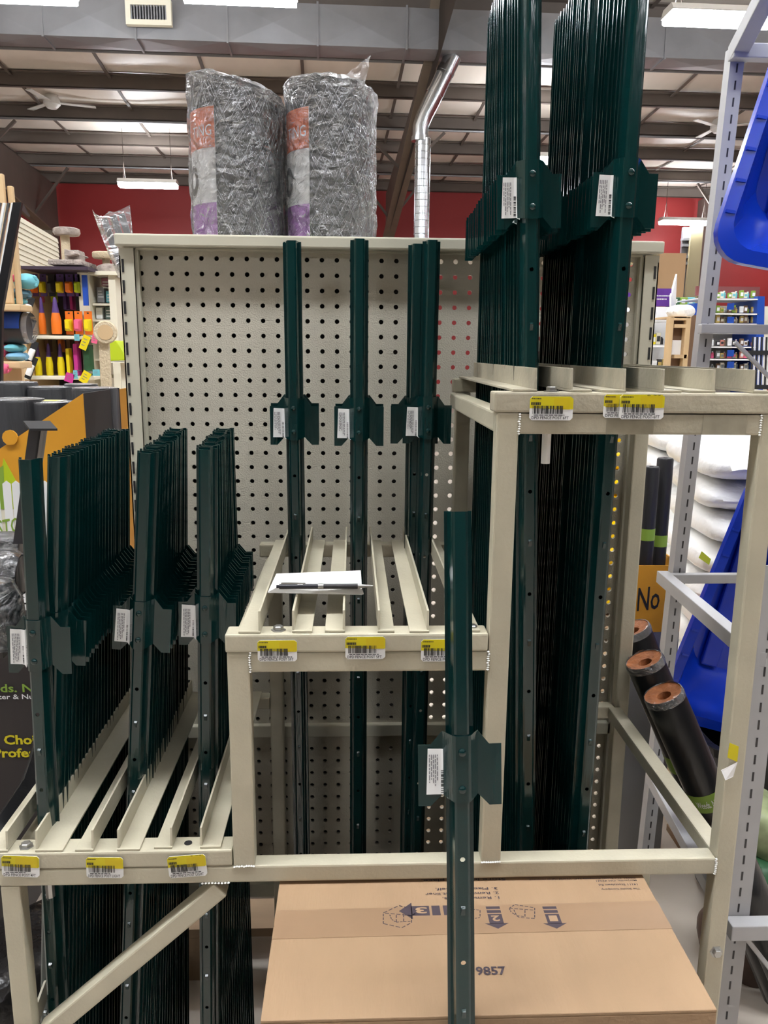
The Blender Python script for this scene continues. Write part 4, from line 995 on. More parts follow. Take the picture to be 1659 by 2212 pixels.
p = at(-8, 1310, Y=1.10); t = thing('edging_bundle', 'round-ended black wrapped edging coil nearest the left edge', 'bundle', p)
MB().lathe([(.004, .040), (.022, .034), (.033, .012), (.036, -.03), (.034, -.055), (.01, -.06)], p, 26).build('black_core', BLACK, t, smooth=True)
MB().lathe([(.004, .043), (.024, .037), (.0355, .013), (.0385, -.03), (.0365, -.057)], p, 26).build('clear_wrap', FILM, t, smooth=True)
# out-of-frame crate that carries those bundles
cr = thing('crate', 'dark crate just outside the left edge carrying the black bundles', 'crate', (-.72, 1.18, 0))
cm = MB(); cm.box(-.86, -.655, 1.05, 1.30, .9, .915)
pc_ = at(-8, 1310, Y=1.10); cm.box(-.68, pc_.x+.01, 1.085, 1.115, pc_.z-.072, pc_.z-.061); cm.box(-.68, -.67, 1.085, 1.115, min(.9, pc_.z-.072), max(.9, pc_.z-.061))
for x in (-.86, -.68):
    for y in (1.05, 1.28): cm.box(x, x+.02, y, y+.02, 0, .9)
c = at(75, 2085, Y=1.45); c.z = .09; sack(c, 40, 'crumpled black plastic bag on the floor left of the leftmost posts', mat('black_bag_film', (40, 38, 38), .25, bump=.6, bscale=30), .30, .24, .17, seed=55)
# curved black strip
cs = thing('edging_strip', 'curved glossy black edging strip beside the leftmost slat', 'strip')
sp = [(100, 1560, 1.20), (84, 1608, 1.15), (76, 1645, 1.11), (60, 1690, 1.06), (30, 1735, 1.01), (0, 1780, .965), (-40, 1838, .93)]
A_ = [at(x-12, y, Y=Y) for x, y, Y in sp]; B_ = [at(x+14, y+14, Y=Y) for x, y, Y in sp]
V = A_ + B_; n = len(sp)
cs.location = (A_[0]+B_[0])*.5
MB().loft([[a, b, b+Vector((.002, .002, .0035)), a+Vector((.002, .002, .0035))] for a, b in zip(A_, B_)]).build('strip_band', BLACK, cs, smooth=True)
MB().tube(B_, .0035, 8).build('beaded_edge', BLACK, cs, smooth=True); MB().tube(A_, .0022, 6).build('beaded_edge', BLACK, cs, smooth=True)
# bagged trellis leaning behind the gondola's left upright
bg = thing('bagged_trellis', 'dark trellis bars in a clear plastic bag leaning behind the gondola corner', 'trellis', (-.42, 1.95, 0))
G_ = lambda px, py, Y=1.93: at(px, py, Y=Y)
for (xa_, ya_), (xb_, yb_) in (((224, 472), (284, 640)), ((244, 466), (304, 640)), ((262, 462), (318, 640))):
    p_, q_ = G_(xa_, ya_), G_(xb_, yb_); e_ = p_+(q_-p_)*((p_.z-.002)/(p_.z-q_.z)); MB().beam(p_, e_, .014, .006, (0, 1, 0)).build('dark_bar', DARK, bg)
V = []; F = []; k = 12
top_ = [(199, 452), (206, 462), (222, 468), (236, 456), (248, 458), (262, 452), (280, 443), (282, 452), (284, 480)]
bot_ = [(256, 600), (262, 602), (268, 604), (274, 606), (280, 606), (286, 606), (292, 606), (298, 606), (304, 606)]
for i in range(9):
    for j in range(9):
        f = j/8; x = top_[i][0]+(bot_[i][0]-top_[i][0])*f**1.1; y = top_[i][1]+(bot_[i][1]-top_[i][1])*f
        V.append(G_(x, y, 1.915-.010*math.sin(math.pi*i/8)+.01*noise.noise(Vector((i*.8, j*.8, 3)))))
for i in range(8):
    for j in range(8): F.append((i*9+j, i*9+j+1, (i+1)*9+j+1, (i+1)*9+j))
MB().add(V, F).build('clear_bag', BAGF, bg, smooth=True)

# ------------------------------------------------------------------ far left: pet-goods aisle
PY_ = 3.5
Q = lambda px, py, Y=PY_: at(px, py, Y=Y)
def bx(m_, px0, py0, px1, py1, Y, dep, nm, mt, parent, bev=0):
    a, b = at(px0, py0, Y=Y), at(px1, py1, Y=Y)
    return (m_ or MB()).box(min(a.x, b.x), max(a.x, b.x), Y, Y+dep, min(a.z, b.z), max(a.z, b.z)).build(nm, mt, parent, bev=bev)
pg = thing('pet_shelf', 'dark end shelf of bright pet toys far left beyond the display box', 'shelf', (Q(120, 800).x, PY_, 0))
bx(None, 48, 578, 208, 1100, PY_+.34, .02, 'back_panel', DARK, pg)
bx(None, 45, 574, 190, 583, PY_-.02, .38, 'top_board', mat('dark_purple', (58, 44, 60), .5), pg)
for py in (724, 812, 900): bx(None, 52, py, 204, py+9, PY_-.02, .36, 'shelf_board', SIDING, pg, .004)
bx(None, 44, 574, 52, 1100, PY_-.01, .36, 'side_panel', WOOD, pg)
a_, b_ = Q(48, 1100), Q(206, 1100); MB().box(a_.x, b_.x, PY_, PY_+.34, 0, .12).build('kick_plate', DARK, pg)
def tagcard(px0, py0, px1, py1, m, lab, Y=PY_-.06, rot=0):
    a, b = Q(px0, py0, Y), Q(px1, py1, Y); c_ = (a+b)/2; w_, h_ = abs(b.x-a.x), abs(a.z-b.z)
    t = thing('shelf_tag', lab, 'tag', c_); T = Matrix.Translation(c_) @ Matrix.Rotation(R(rot), 4, 'Y')
    MB().box(-w_/2, w_/2, -.001, .001, -h_/2, h_/2, T=T).build('card', m, t); k_ = MB()
    lines(k_, T @ Vector((-w_*.3, -.0014, h_*.2)), T.to_3x3() @ Vector((1, 0, 0)), T.to_3x3() @ Vector((0, 0, 1)), w_*.6, h_*.22, 3, .3); k_.build('small_print', INKG, t)
    MB().box(-w_*.2, w_*.2, .001, .07, h_*.42, h_*.5, T=T).build('clip', ZINC, t)
tagcard(174, 724, 192, 756, LEM, 'long yellow shelf tag below the upper pet shelf', rot=24); tagcard(174, 802, 194, 828, LEM, 'yellow shelf tag below the lower pet shelf', rot=30)
tagcard(160, 722, 172, 736, TEAL, 'small blue shelf tag left of the long yellow one'); tagcard(140, 806, 160, 826, MAG, 'magenta shelf tag below the lower pet shelf', rot=20)
tagcard(158, 800, 168, 818, TEAL, 'blue shelf tag beside the magenta one'); tagcard(200, 798, 216, 812, TEAL, 'blue shelf tag near the round scratcher'); tagcard(198, 722, 212, 742, PINK, 'pink shelf tag before the round scratcher', rot=15)
def pack(px0, py0, px1, py1, m, lab, Y, grp, m2=None, shape='pouch', rot=0, d_=.05):
    a, b = Q(px0, py0, Y), Q(px1, py1, Y); c_ = (a+b)/2; w_, h_ = abs(b.x-a.x), abs(a.z-b.z)
    t = thing('pet_toy_pack' if shape != 'bottle' else 'bottle', lab, 'bottle' if shape == 'bottle' else 'package', (c_.x, Y, min(a.z, b.z)), grp)
    T = Matrix.Translation((c_.x, Y, c_.z)) @ Matrix.Rotation(R(rot), 4, 'Y')
    if shape == 'bottle':
        m_ = MB().lathe([(w_*.36, -h_/2), (w_*.40, -h_*.46), (w_*.40, -h_*.12), (w_*.3, h_*.08)], n=12, T=T); m_.build('lower_body', m, t, smooth=True)
        MB().lathe([(w_*.3, h_*.08), (w_*.2, h_*.28), (w_*.16, h_*.42), (w_*.09, h_*.5)], n=12, T=T).build('neck', m2 or VIOLET, t, smooth=True)
    elif shape == 'card':
        MB().box(-w_/2, w_/2, 0, .004, -h_/2, h_/2, T=T).build('backing_card', m2 or VIOLET, t)
        rings = [[T @ Vector((x, y, z-h_*.1)) for x, z in rrect(0, 0, w_*f, h_*.6*f, w_*.18*f, 3)] for y, f in ((-.0002, .86), (-d_*.5, .8), (-d_*.7, .5))]
        MB().loft(rings).build('blister', m, t, smooth=True)
        MB().box(-w_*.12, w_*.12, -.001, 0, h_*.38, h_*.44, T=T).build('hang_slot', INK, t)
    else:
        rings = [[T @ Vector((x, y, z)) for x, z in rrect(0, 0, w_*f, h_*(.9+.1*f if f > .5 else .8), w_*.12, 3)] for y, f in ((0, .98), (-d_*.4, .9), (-d_*.7, .6))]
        MB().loft(rings).build('pouch', m, t, smooth=True); MB().box(-w_*.49, w_*.49, -.006, .002, h_*.36, h_*.5, T=T).build('header_card', m2 or VIOLET, t)
    return t
gA = 'packs hanging in the top row of the pet shelf'
cols = [(66, 84, ORP, 'orange'), (85, 102, LEM, 'yellow'), (103, 120, DARK, 'black'), (121, 140, LEM, 'lemon'), (141, 160, ORP, 'amber'), (161, 175, LIME, 'lime')]
for x0_, x1_, m, cn in cols: pack(x0_, 592, x1_, 640, m, f'{cn} blister pack in the top hanging row of the pet shelf', PY_+.1, gA, shape='card', m2=VIOLET if cn != 'black' else INK)
bx(None, 176, 594, 191, 660, PY_+.05, .01, 'blue_sign', BLUEP, pg)
pack(78, 642, 103, 722, ORP, 'left orange-bottomed bottle with violet neck on the upper pet shelf', PY_+.08, None, VIOLET, 'bottle')
pack(104, 642, 137, 722, ORP, 'right orange-bottomed bottle with violet neck on the upper pet shelf', PY_+.04, None, VIOLET, 'bottle')
for i, x0_ in enumerate((140, 160, 181)): pack(x0_, 672, x0_+20, 723, LEM if i != 1 else PINK, f'wire-caged toy pack, {ordinal(i)} right of the orange bottles', PY_+.08, None, ORP, 'card')
for i, x0_ in enumerate((70, 94, 119)): pack(x0_, 742, x0_+24, 811, LEM, f'yellow bottle with violet neck, {ordinal(i)} from the left on the lower pet shelf', PY_+.06, 'yellow bottles', VIOLET, 'bottle')
pack(145, 752, 160, 811, LEM, 'slim yellow pouch right of the yellow bottles', PY_+.08, None, shape='pouch'); pack(160, 742, 178, 811, MAG, 'magenta pouch on the lower pet shelf', PY_+.08, None, DARK); pack(180, 745, 205, 811, LEAFD, 'dark green pouch at the right of the lower pet shelf', PY_+.08, None, INK)
for i, (x0_, y0_) in enumerate(((52, 640), (54, 688), (60, 736), (58, 770))): pack(x0_, y0_, x0_+18, y0_+50, WHITE, f'slanting white and black leash pack, {["topmost", "second", "third", "lowest"][i]} on the pet shelf side', PY_-.05, 'leash packs', INK, 'card', rot=24, d_=.02)
for i, (x0_, y0_, w_, h_, m, m2_, lab) in enumerate(((68, 634, 14, 30, VIOLET, ORP, 'violet pouch tucked between the top row and the orange bottles'), (84, 628, 13, 26, PINK, VIOLET, 'pink pouch behind the left orange bottle'), (139, 634, 13, 36, VIOLET, MAG, 'violet pouch right of the orange bottle necks'), (153, 630, 12, 40, MAG, VIOLET, 'magenta pouch hanging above the wire-caged packs'), (166, 634, 12, 36, DARK, VIOLET, 'black pouch hanging above the right wire-caged pack'), (179, 640, 12, 30, VIOLET, WHITE, 'violet pouch beside the blue sign'), (112, 630, 14, 24, LIME, VIOLET, 'lime pouch behind the right orange bottle'), (72, 735, 14, 26, DARK, VIOLET, 'black pouch behind the first yellow bottle'), (100, 733, 14, 28, BRN_, VIOLET, 'brown pouch behind the second yellow bottle'), (128, 733, 14, 28, ORP, VIOLET, 'orange pouch behind the third yellow bottle'), (146, 732, 14, 24, BRN_, LEM, 'brown pouch above the slim yellow pouch'), (164, 730, 14, 22, PINK, VIOLET, 'pink pouch above the magenta pouch'))):
    pack(x0_, y0_, x0_+w_, y0_+h_, m, lab, PY_+.22, None, m2_)
# cat trees on top of the pet shelf
c1_ = Q(140, 571)
ctt = thing('cat_tree', 'tall grey carpeted cat tree standing on the pet shelf', 'cat tree', c1_)
pz = lambda py: Q(140, py).z
MB().box(c1_.x-.07, c1_.x+.07, PY_, PY_+.2, c1_.z-.002, c1_.z+.02).build('base_board', PLUSH, ctt, bev=.006)
MB().cyl((Q(122, 560).x, PY_+.12, c1_.z+.02), (Q(122, 560).x, PY_+.12, pz(500)), 0.019, n=14).build('post', TURF, ctt, smooth=True)
MB().lathe([(.01, 0), (.05, .0), (.056, .01), (.054, .026), (.045, .03), (.01, .024)], (Q(122, 497).x, PY_+.12, pz(500)), 18).build('perch', PLUSH, ctt, smooth=True)
hp = Q(142, 545); MB().loft([[hp+Vector((x, .12+y, z)) for x, y in ((-.036, -.04), (.03, -.04), (.03, .04), (-.036, .04))] for z in (-.050, .02)]).build('cubby', PLUSH, ctt, bev=.01)
MB().prism([Q(138, 537, PY_+.04), Q(163, 545, PY_+.04), Q(166, 548, PY_+.04), Q(150, 553, PY_+.04), Q(138, 552, PY_+.04)], (0, .16, 0)).build('ledge', PLUSH, ctt, bev=.008)
c2_ = Q(208, 592)
ct2 = thing('cat_tree', 'small beige cat tree with a flat round perch beside the gondola upright', 'cat tree', c2_)
MB().lathe([(.02, 0), (.05, 0), (.056, .015), (.05, .045), (.025, .056), (.01, .056)], (c2_.x+.01, PY_+.15, c2_.z), 18).build('domed_base', PLUSH, ct2, smooth=True)
MB().cyl((c2_.x, PY_+.15, c2_.z+.05), (c2_.x, PY_+.15, Q(206, 548).z), .016, n=12).build('post', TURF, ct2, smooth=True)
MB().lathe([(.01, 0), (.048, 0), (.052, .006), (.052, .022), (.048, .027), (.01, .027)], (c2_.x-.005, PY_+.15, Q(206, 550).z), 18).build('perch', TURF, ct2, smooth=True)
# beige cabinet right of the pet shelf
cb = thing('beige_cabinet', 'beige open cabinet of small grey goods right of the pet shelf', 'cabinet', (Q(222, 900).x, PY_+.1, 0))
bx(None, 190, 588, 200, 1100, PY_+.1, .3, 'side_panel', SIDING, cb); bx(None, 248, 592, 262, 1100, PY_+.1, .3, 'side_panel', SIDING, cb)
bx(None, 190, 585, 262, 594, PY_+.08, .32, 'top_board', SIDING, cb); bx(None, 200, 594, 248, 1100, PY_+.38, .02, 'back_panel', GALV, cb)
for py in (655, 690, 775): bx(None, 200, py, 248, py+5, PY_+.12, .26, 'shelf_board', SIDING, cb)
for i, (x0_, y0_, x1_, y1_, m, lab) in enumerate(((218, 600, 247, 618, mat('rose_box', (150, 96, 112), .5), 'flat rose box at the top of the beige cabinet'), (208, 620, 226, 654, GALV, 'grey carton at the left of the beige cabinet'), (228, 628, 246, 654, TEAL, 'teal carton in the beige cabinet'), (206, 664, 222, 689, WHITE, 'white carton on the second cabinet shelf'), (226, 662, 246, 689, mat('grey_green_box', (90, 110, 104), .5), 'grey-green carton on the second cabinet shelf'))):
    t = thing('carton', lab, 'carton', Q(x0_, y1_, PY_+.16)); bx(None, x0_, y0_, x1_, y1_, PY_+.16, .12, 'carton_body', m, t, .004); a, b = Q(x0_, y0_, PY_+.159), Q(x1_, y1_, PY_+.159)
    k_ = MB(); lines(k_, (a.x+.006, PY_+.159, a.z-.02), (1, 0, 0), (0, 0, 1), (b.x-a.x)*.8, .012, 3, .4); k_.build('printing', STICK, t)
# round scratcher on a post and lime box
rs_ = thing('round_scratcher', 'beige round cat scratcher on a flat upright post beside the gondola', 'scratcher', Q(225, 840, 2.9))
c3 = Q(228, 718, 2.9); T = Matrix.Translation(c3) @ Matrix.Rotation(R(90), 4, 'X') @ Matrix.Rotation(R(12), 4, 'Y')
MB().lathe([(.002, -.01), (.036, -.01), (.04, -.006), (.04, .006), (.036, .01), (.002, .01)], n=28, T=T).build('disc', TURF, rs_, smooth=True)
MB().lathe([(.002, .0102), (.026, .0102), (.026, .0125), (.002, .0125)], n=24, T=T).build('inner_pad', WOOD, rs_, smooth=True)
MB().prism([Q(212, 738, 2.91), Q(234, 738, 2.91), Q(240, 850, 2.91), Q(218, 850, 2.91)], (0, .02, 0)).build('post', TURF, rs_, bev=.004)
e_ = Q(229, 850, 2.91); MB().box(e_.x-.10, e_.x+.10, 2.82, 3.02, 0, .03).build('base_board', TURF, rs_, bev=.005); MB().box(e_.x-.018, e_.x+.018, 2.912, 2.928, .03, e_.z).build('lower_post', TURF, rs_)
lb = thing('lime_box', 'lime green box on a shelf behind the round scratcher', 'box', Q(250, 780, 3.2)); MB().prism([Q(232, 740, 3.2), Q(250, 735, 3.2), Q(272, 770, 3.2), Q(272, 778, 3.2), Q(236, 780, 3.2)], (0, .12, 0)).build('box_body', LIME, lb, bev=.004)
ls = thing('narrow_shelf', 'narrow cream shelf post carrying the lime green box', 'shelf', Q(250, 900, 3.2)); bx(None, 234, 781, 275, 784, 3.2, .13, 'shelf_board', SIDING, ls); e_ = Q(262, 784, 3.2); MB().box(e_.x-.02, e_.x+.02, 3.26, 3.30, 0, e_.z).build('post', SIDING, ls)
# left edge: shelf of plush toys and wrapped mat
ws = thing('wooden_shelf', 'pale wooden shelf of plush goods at the left edge', 'shelf', Q(10, 1100, 2.6)); W2 = 2.6
for py in (655, 780): bx(None, -120, py, 44, py+16, W2, .10, 'shelf_board', WOOD, ws, .004)
bx(None, 24, 520, 34, 1300, W2+.11, .02, 'upright', WOOD, ws); bx(None, -120, 520, -108, 1300, W2+.11, .02, 'upright', WOOD, ws)
a_ = Q(46, 1300, W2); MB().box(a_.x-.036, a_.x-.02, W2+.11, W2+.13, 0, a_.z+.1).build('foot', WOOD, ws)
def plush(px, py, rx, ry, m, lab, Y=W2+.05, rot=0, m2=None):
    c_ = Q(px, py, Y+.06); k_ = Y/FPX; t = thing('plush_toy', lab, 'plush toy', c_)
    V, F = [], []; n, kk = 16, 10
    for j in range(kk+1):
        ph = math.pi*(j/kk-.5)
        for i in range(n):
            th = 2*math.pi*i/n; q_ = Vector((math.cos(ph)*math.cos(th)*rx*k_, math.cos(ph)*math.sin(th)*.06, math.sin(ph)*ry*k_)); V.append(c_+q_*(1+.12*noise.noise(q_*30+Vector((px, py, 0)))))
    for j in range(kk):
        for i in range(n): F.append((j*n+i, j*n+(i+1) % n, (j+1)*n+(i+1) % n, (j+1)*n+i))
    pm_ = MB().add(V, F)
    for sx in (-1, 1):
        for sz in (-1, 1): pm_.lathe([(.0005, -ry*k_*.42), (rx*k_*.24, -ry*k_*.2), (rx*k_*.28, 0), (rx*k_*.24, ry*k_*.2), (.0005, ry*k_*.42)], c_+Vector((sx*rx*k_*.82, 0, sz*ry*k_*.42)), 10)
    pm_.build('body', m, t, smooth=True)
    if m2:
        c2 = c_+Vector((-rx*k_*.5, -.04, ry*k_*.2)); MB().lathe([(.002, -ry*k_*.5), (rx*k_*.35, -ry*k_*.25), (rx*k_*.4, 0), (rx*k_*.3, ry*k_*.4), (.002, ry*k_*.55)], c2, 14).build('patch', m2, t, smooth=True)
plush(56, 608, 22, 16, TEAL, 'teal and pink plush bone on top of the left shelf goods', m2=PINK); plush(40, 636, 24, 11, mat('teal_dark', (84, 120, 134), .8), 'grey-teal plush below the teal bone', m2=PINK); plush(32, 650, 22, 8, TEAL, 'flat teal plush lying on the upper left shelf')
plush(34, 752, 18, 10, TEAL, 'teal plush on the lower left shelf', m2=None); plush(38, 770, 20, 10, mat('sky_plush', (120, 170, 200), .8), 'sky-blue plush on the lower left shelf'); plush(14, 758, 14, 14, PINK, 'pink plush with bow on the lower left shelf', m2=MATS['rose_box']); plush(4, 796, 14, 12, PINK, 'pink plush hanging under the lower left shelf', Y=W2-.06)
wm_ = thing('wrapped_mat', 'rolled grey mat in a blue-topped clear wrapper on the left shelf', 'mat', Q(10, 740, W2))
c_ = Q(0, 708, W2+.1); r_ = 34*W2/FPX; MB().cyl((c_.x-.25, c_.y, c_.z), (Q(30, 708, W2).x, c_.y, c_.z), r_, n=22).build('rolled_mat', DARK, wm_, smooth=True)
MB().cyl((c_.x-.25, c_.y, c_.z), (Q(42, 708, W2).x, c_.y, c_.z), r_*1.04, r_*.94, n=22, caps=False).build('clear_wrapper', BAGF, wm_, smooth=True)
T = Matrix.Translation((c_.x, c_.y, c_.z)) @ Matrix.Rotation(R(90), 4, 'Y'); V = []; F = []
for i in range(9):
    a = R(95+i*11); V += [(c_.x-.25, c_.y+r_*1.06*math.cos(a), c_.z+r_*1.06*math.sin(a)), (Q(28, 708, W2).x, c_.y+r_*1.06*math.cos(a), c_.z+r_*1.06*math.sin(a))]
for i in range(8): F.append((2*i, 2*i+1, 2*i+3, 2*i+2))
MB().add(V, F).build('blue_label', BLUEP, wm_, smooth=True)
# leaning black-framed panel, timber, siding panel
lp = thing('leaning_frame', 'tall black metal frame leaning at the left edge, seen edge-on', 'frame', (-.9, 1.95, 0)); E_ = lambda px, py, Y=1.95: at(px, py, Y=Y)
MB().prism([E_(28, 437), E_(46, 437), E_(4, 670), E_(-14, 670)], (0, .012, 0)).build('frame_edge', BLACK, lp)
MB().prism([E_(46, 437), E_(62, 465, 2.1), E_(60, 468, 2.1), E_(43, 452)], (0, .01, 0)).build('frame_flange', DARK, lp)
p_, q_ = E_(4, 670), E_(-14, 670); MB().prism([p_, q_, Vector((q_.x-.13, 1.95, 0)), Vector((p_.x-.13, 1.95, 0))], (0, .012, 0)).build('frame_lower', BLACK, lp)
for i in range(4):
    x = 24-9*i; MB().prism([E_(x, 438, 1.96), E_(x+5, 438, 1.96), E_(x-36, 672, 1.96), E_(x-41, 672, 1.96)], (0, .006, 0)).build('pale_rib', GALVB if i % 2 else STICK, lp)
tp = thing('timber_post', 'taller pale timber', 'timber', Q(8, 655, 2.62))
for i, (x0_, y0_, x1_) in enumerate(((-14, 374, 11), (8, 398, 26))): a, b = Q(x0_, y0_, 2.62), Q(x1_-6, y0_, 2.62); tt = tp if i == 0 else thing('timber_post', 'shorter pale timber post at the far left edge', 'timber', Q(16, 655, 2.62)); tt['label'] = ['taller', 'shorter'][i]+' pale timber post at the far left edge beside the leaning frame'; MB().box(a.x, b.x, 2.62+.02*i, 2.638+.02*i, Q(0, 655, 2.6).z, a.z).build('timber', WOOD, tt, bev=.004)
A0, A1 = at(60, 478, Y=4.6), at(124, 516, Y=5.3); ztop = A0.z
bp_ = thing('siding_panel', 'cream clapboard panel wall beyond the cat trees', 'panel', (A0.x, A0.y, 0)); dr = (A1-A0); dr.z = 0; A0 = A0-dr*.5; dr = dr*1.5; nr = Vector((dr.y, -dr.x, 0)).normalized()
for i in range(22):
    z1_ = ztop-.028*i
    MB().add([A0+Vector((0, 0, z1_-ztop)), A0+dr+Vector((0, 0, z1_-ztop)), A0+dr+nr*.006+Vector((0, 0, z1_-ztop-.027)), A0+nr*.006+Vector((0, 0, z1_-ztop-.027)), A0-nr*.008+Vector((0, 0, z1_-ztop)), A0+dr-nr*.008+Vector((0, 0, z1_-ztop)), A0+dr-nr*.008+Vector((0, 0, z1_-ztop-.027)), A0-nr*.008+Vector((0, 0, z1_-ztop-.027))], [(0, 1, 2, 3), (4, 7, 6, 5), (0, 4, 5, 1), (3, 2, 6, 7), (0, 3, 7, 4), (1, 5, 6, 2)]).build('board', SIDING, bp_)
bk = [A0-nr*.009, A0+dr-nr*.009, A0+dr-nr*.05, A0-nr*.05]; MB().prism([Vector((q_.x, q_.y, 0)) for q_ in bk], (0, 0, ztop-.02)).build('backing', SIDING, bp_)

# ------------------------------------------------------------------ far right: store shelves
RY_ = 5.2
Rr = lambda px, py, Y=RY_: at(px, py, Y=Y)
wsf = thing('white_shelf_unit', 'white shelf unit with a purple header beyond the gondola', 'shelf', (Rr(1420, 900).x, RY_, 0))
bx(None, 1340, 622, 1448, 662, RY_-.05, .02, 'purple_header', PURH, wsf)
k_ = MB(); a = Rr(1418, 640, RY_-.052); lines(k_, (a.x, RY_-.052, a.z), (1, 0, 0), (0, 0, 1), .09, .02, 2, .3)
k_.add([Rr(1411, 634, RY_-.052), Rr(1419, 630, RY_-.052), Rr(1417, 642, RY_-.052), Rr(1411, 652, RY_-.052)], [(0, 1, 2, 3)]); k_.build('header_print', STICK, wsf)
MB().prism([Rr(1446, 800, RY_-.1), Rr(1446, 640, RY_-.1), Rr(1459, 592, RY_+.3), Rr(1450, 800, RY_+.3)], (.012, 0, 0)).build('side_panel', WHITE, wsf)
bx(None, 1340, 662, 1446, 1000, RY_+.3, .02, 'back_panel', WHITE, wsf)
for py in (690, 745, 798): bx(None, 1340, py, 1446, py+5, RY_, .3, 'shelf_board', WHITE, wsf)
a, b = Rr(1340, 900), Rr(1446, 900); MB().box(a.x, b.x, RY_+.28, RY_+.3, 0, a.z).build('base', WHITE, wsf)
def small_goods(px0, px1, py, Y, n, hs, mats, nm, where, grp, cat='goods'):
    for i in range(n):
        w_ = (px1-px0)/n; x0_ = px0+w_*(i+.12); x1_ = px0+w_*(i+.88); h_ = hs*(.65+.35*((i*37+int(py)) % 7)/6); m = mats[(i*5+int(px0)) % len(mats)]
        a, b = at(x0_, py-h_, Y=Y), at(x1_, py, Y=Y); c_ = (a+b)/2; t = thing(nm, f'{ordinal(i)} {nm.replace("_", " ")} from the left {where}', cat, (c_.x, Y, b.z), grp)
        W_, H_ = b.x-a.x, a.z-b.z; k2_ = i % 3
        if k2_ == 0: MB().lathe([(W_*.42, 0), (W_*.45, H_*.05), (W_*.45, H_*.66), (W_*.2, H_*.8), (W_*.2, H_*.88)], (c_.x, Y+.05, b.z), 10).build('body', m, t, smooth=True); MB().lathe([(W_*.24, H_*.88), (W_*.24, H_), (W_*.05, H_)], (c_.x, Y+.05, b.z), 10).build('cap', STICK, t, smooth=True)
        else:
            MB().box(a.x, b.x, Y+.02, Y+.02+W_*.8, b.z, b.z+H_*.98).build('body', m, t, bev=min(W_, H_)*.12); MB().box(a.x+W_*.15, b.x-W_*.15, Y+.0185, Y+.0198, b.z+H_*.25, b.z+H_*.7).build('paper_label', STICK if k2_ == 1 else mats[(i+1) % len(mats)], t)
OCH = mat('ochre_goods', (196, 170, 96), .5); BRN = mat('brown_goods', (120, 92, 70), .5); SAL = mat('salmon_goods', (206, 132, 120), .5); GRY = mat('grey_goods', (120, 124, 122), .5)
small_goods(1400, 1440, 744, RY_+.02, 4, 26, [OCH, LEM, SIDING, DARK], 'small_pack', 'on the middle board of the white shelf unit', 'packs on the white unit'); small_goods(1400, 1444, 797, RY_+.02, 4, 26, [GRY, WHITE, DARK, OCH], 'small_jar', 'on the lowest board of the white shelf unit', 'jars on the white unit')
# pale wooden rack stand
wr = thing('wooden_stand', 'pale wooden open stand with a white sheet pinned inside, beyond the gondola', 'stand', (Rr(1468, 800, 4.6).x, 4.6, 0)); WY = 4.6
for x0_, x1_ in ((1447, 1457), (1483, 1494)): a, b = Rr(x0_, 684, WY), Rr(x1_, 684, WY); MB().box(a.x, b.x, WY, WY+.05, 0, a.z).build('stile', WOOD, wr, bev=.004)
for py in (688, 704, 770): bx(None, 1457, py-4, 1483, py+4, WY, .04, 'cross_piece', WOOD, wr)
bx(None, 1457, 680, 1483, 1000, WY+.06, .01, 'back_board', BRN, wr); bx(None, 1453, 735, 1476, 768, WY+.045, .004, 'white_sheet', WHITE, wr)
c_ = Rr(1470, 674, WY+.1); sack(c_, 10, 'white plastic bag lying on the pale wooden stand', BAGW, .14, .12, .08, seed=77); 
MB().box(Rr(1450, 683, WY).x, Rr(1492, 683, WY).x, WY, WY+.25, Rr(1450, 683, WY).z-.01, Rr(1450, 683, WY).z).build('top_board', WOOD, wr)
for i, (x0_, m) in enumerate(((1453, LEAFD), (1470, GREENB), (1486, TEAL))):
    t = thing('green_carton', ['dark green', 'leaf green', 'teal'][i]+' carton in the row behind the pale wooden stand', 'carton', Rr(x0_+8, 662, 5.6)); bx(None, x0_, 642, x0_+15, 664, 5.6, .12, 'carton_body', m, t, .006); bx(None, x0_+3, 646, x0_+10, 655, 5.598, .002, 'label_print', STICK, t)
bx(None, 1450, 664, 1512, 668, 5.55, .3, 'shelf_board', SIDING, wsf)
# blue and white goods shelving
bs = thing('blue_shelf_unit', 'blue-ended white shelving of small goods far right beyond the grey rack', 'shelf', (Rr(1580, 900).x, 5.0, 0)); BY = 5.0
L0, L1 = 1505, 1640
bx(None, L0, 660, L1, 1000, BY+.32, .02, 'back_panel', SIDING, bs)
MB().prism([Rr(1637, 640, BY), Rr(1652, 640, BY), Rr(1645, 1000, BY), Rr(1622, 1000, BY)], (0, .34, 0)).build('end_panel', BLUEP, bs); 
MB().prism([Rr(1500, 655, BY), Rr(1508, 655, BY), Rr(1500, 1000, BY), Rr(1490, 1000, BY)], (0, .34, 0)).build('end_panel', BLUEP, bs)
a, b = Rr(1500, 1000, BY), Rr(1640, 1000, BY); MB().box(a.x, b.x, BY+.02, BY+.32, 0, a.z).build('base', BLUEP, bs)
for py in (644, 676, 698, 748, 775, 800): bx(None, L0, py, 1638, py+4, BY, .3, 'shelf_board', WHITE, bs)
for py in (655, 684, 756, 781): bx(None, 1572, py, 1585, py+14, BY+.01, .006, 'blue_divider', BLUEP, bs)
bx(None, L0, 618, 1640, 640, BY+.2, .02, 'header_panel', mat('dusk_red', (122, 66, 66), .5), bs)
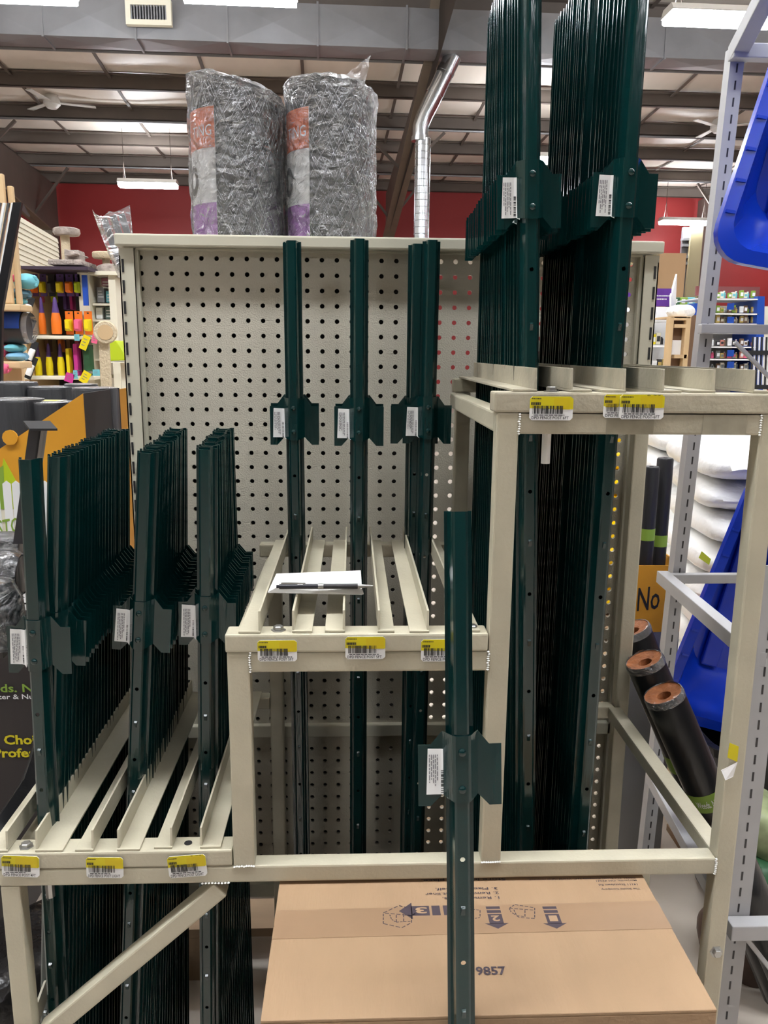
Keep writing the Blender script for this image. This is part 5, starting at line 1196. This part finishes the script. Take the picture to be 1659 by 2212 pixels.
for j, (py, ms) in enumerate(((643, [TEAL, SIDING, GREENB]), (675, [OCH, WHITE, BRN, GREENB]), (697, [SIDING, BRN, OCH]), (747, [SAL, BRN, WHITE, DARK]), (774, [OCH, SAL, PINK, GRY]), (799, [GRY, SIDING, BRN]))):
    small_goods(1542, 1636, py, BY+.03, 11, 17, ms, 'small_jar' if j % 2 else 'small_pack', f'on {["the top", "the second", "the third", "the fourth", "the fifth", "the lowest visible"][j]} board of the blue shelving', f'goods on board {ordinal(j)} of the blue shelving')
wv = thing('wire_bin', 'black and white wire bin rack at the far right edge', 'bin', Rr(1655, 830, 3.6))
for i in range(12): x = 1626+5*i; p_, q_ = Rr(x, 728, 3.6), Rr(x-4, 838, 3.6); MB().tube([p_, q_], .004, 6).build('wire', STICK if i % 2 else INK, wv)
for py in (762, 836): p_, q_ = Rr(1618, py, 3.6), Rr(1690, py, 3.6); MB().beam(p_, q_, .02, .02).build('wire_band', INK, wv)
p_ = Rr(1626, 838, 3.6); 
for x in (1620, 1688): p_ = Rr(x, 838, 3.6); MB().cyl((p_.x, 3.6, 0), p_, .008, n=6).build('leg', INK, wv)
# brown board and steel girts on the red wall
cbp = thing('brown_board', 'plain brown hardboard panel propped before the red wall', 'board', Rr(1435, 700, 12)); bx(None, 1412, 546, 1466, 760, 12, .03, 'panel', mat('hardboard', (176, 142, 104), .6), cbp); a, b = Rr(1412, 760, 12), Rr(1466, 760, 12); MB().box(a.x, b.x, 12.0, 12.03, 0, a.z).build('lower_panel', MATS['hardboard'], cbp)
t1 = MB(); a, b = Rr(1493, 500, 19), Rr(1519, 500, 19); struct(t1.box(a.x, b.x, 19, 19.1, 0, a.z+.2).build('trim_1', mat('tan_column', (176, 164, 128), .6), None), 'tan steel column on the red wall')
t2 = MB(); a, b = Rr(1476, 500, 19.2), Rr(1497, 500, 19.2); t2.box(a.x, b.x, 19.2, 19.3, 0, a.z+.1)
for py in (514, 527, 552, 566): c_ = Rr(1474, py, 19.1); d_ = Rr(1497, py, 19.1); t2.box(c_.x, d_.x, 19.05, 19.2, c_.z-.06, c_.z)
struct(t2.build('trim_2', GALV, None), 'grey ribbed steel column beside the tan column')

# pallet boards under the rack, behind the posts
up2 = thing('pallet', 'weathered pallet on the floor behind the rack legs', 'pallet', (-.15, 1.6, 0))
for i in range(6): MB().box(-.36, .30, 1.50+.13*i, 1.50+.13*i+.095, .105, .125).build('deck_board', PALLET, up2)
for x in (-.36, -.05, .25): MB().box(x, x+.045, 1.50, 2.24, 0, .104).build('stringer', PALLET, up2)
cm.build('crate_frame', DARK, cr)
for o in bpy.data.objects:
    if o.parent is not None and any(w_ in o.name for w_ in ('lettering', 'print', 'bar_code', 'slots')): o['kind'] = 'stuff'
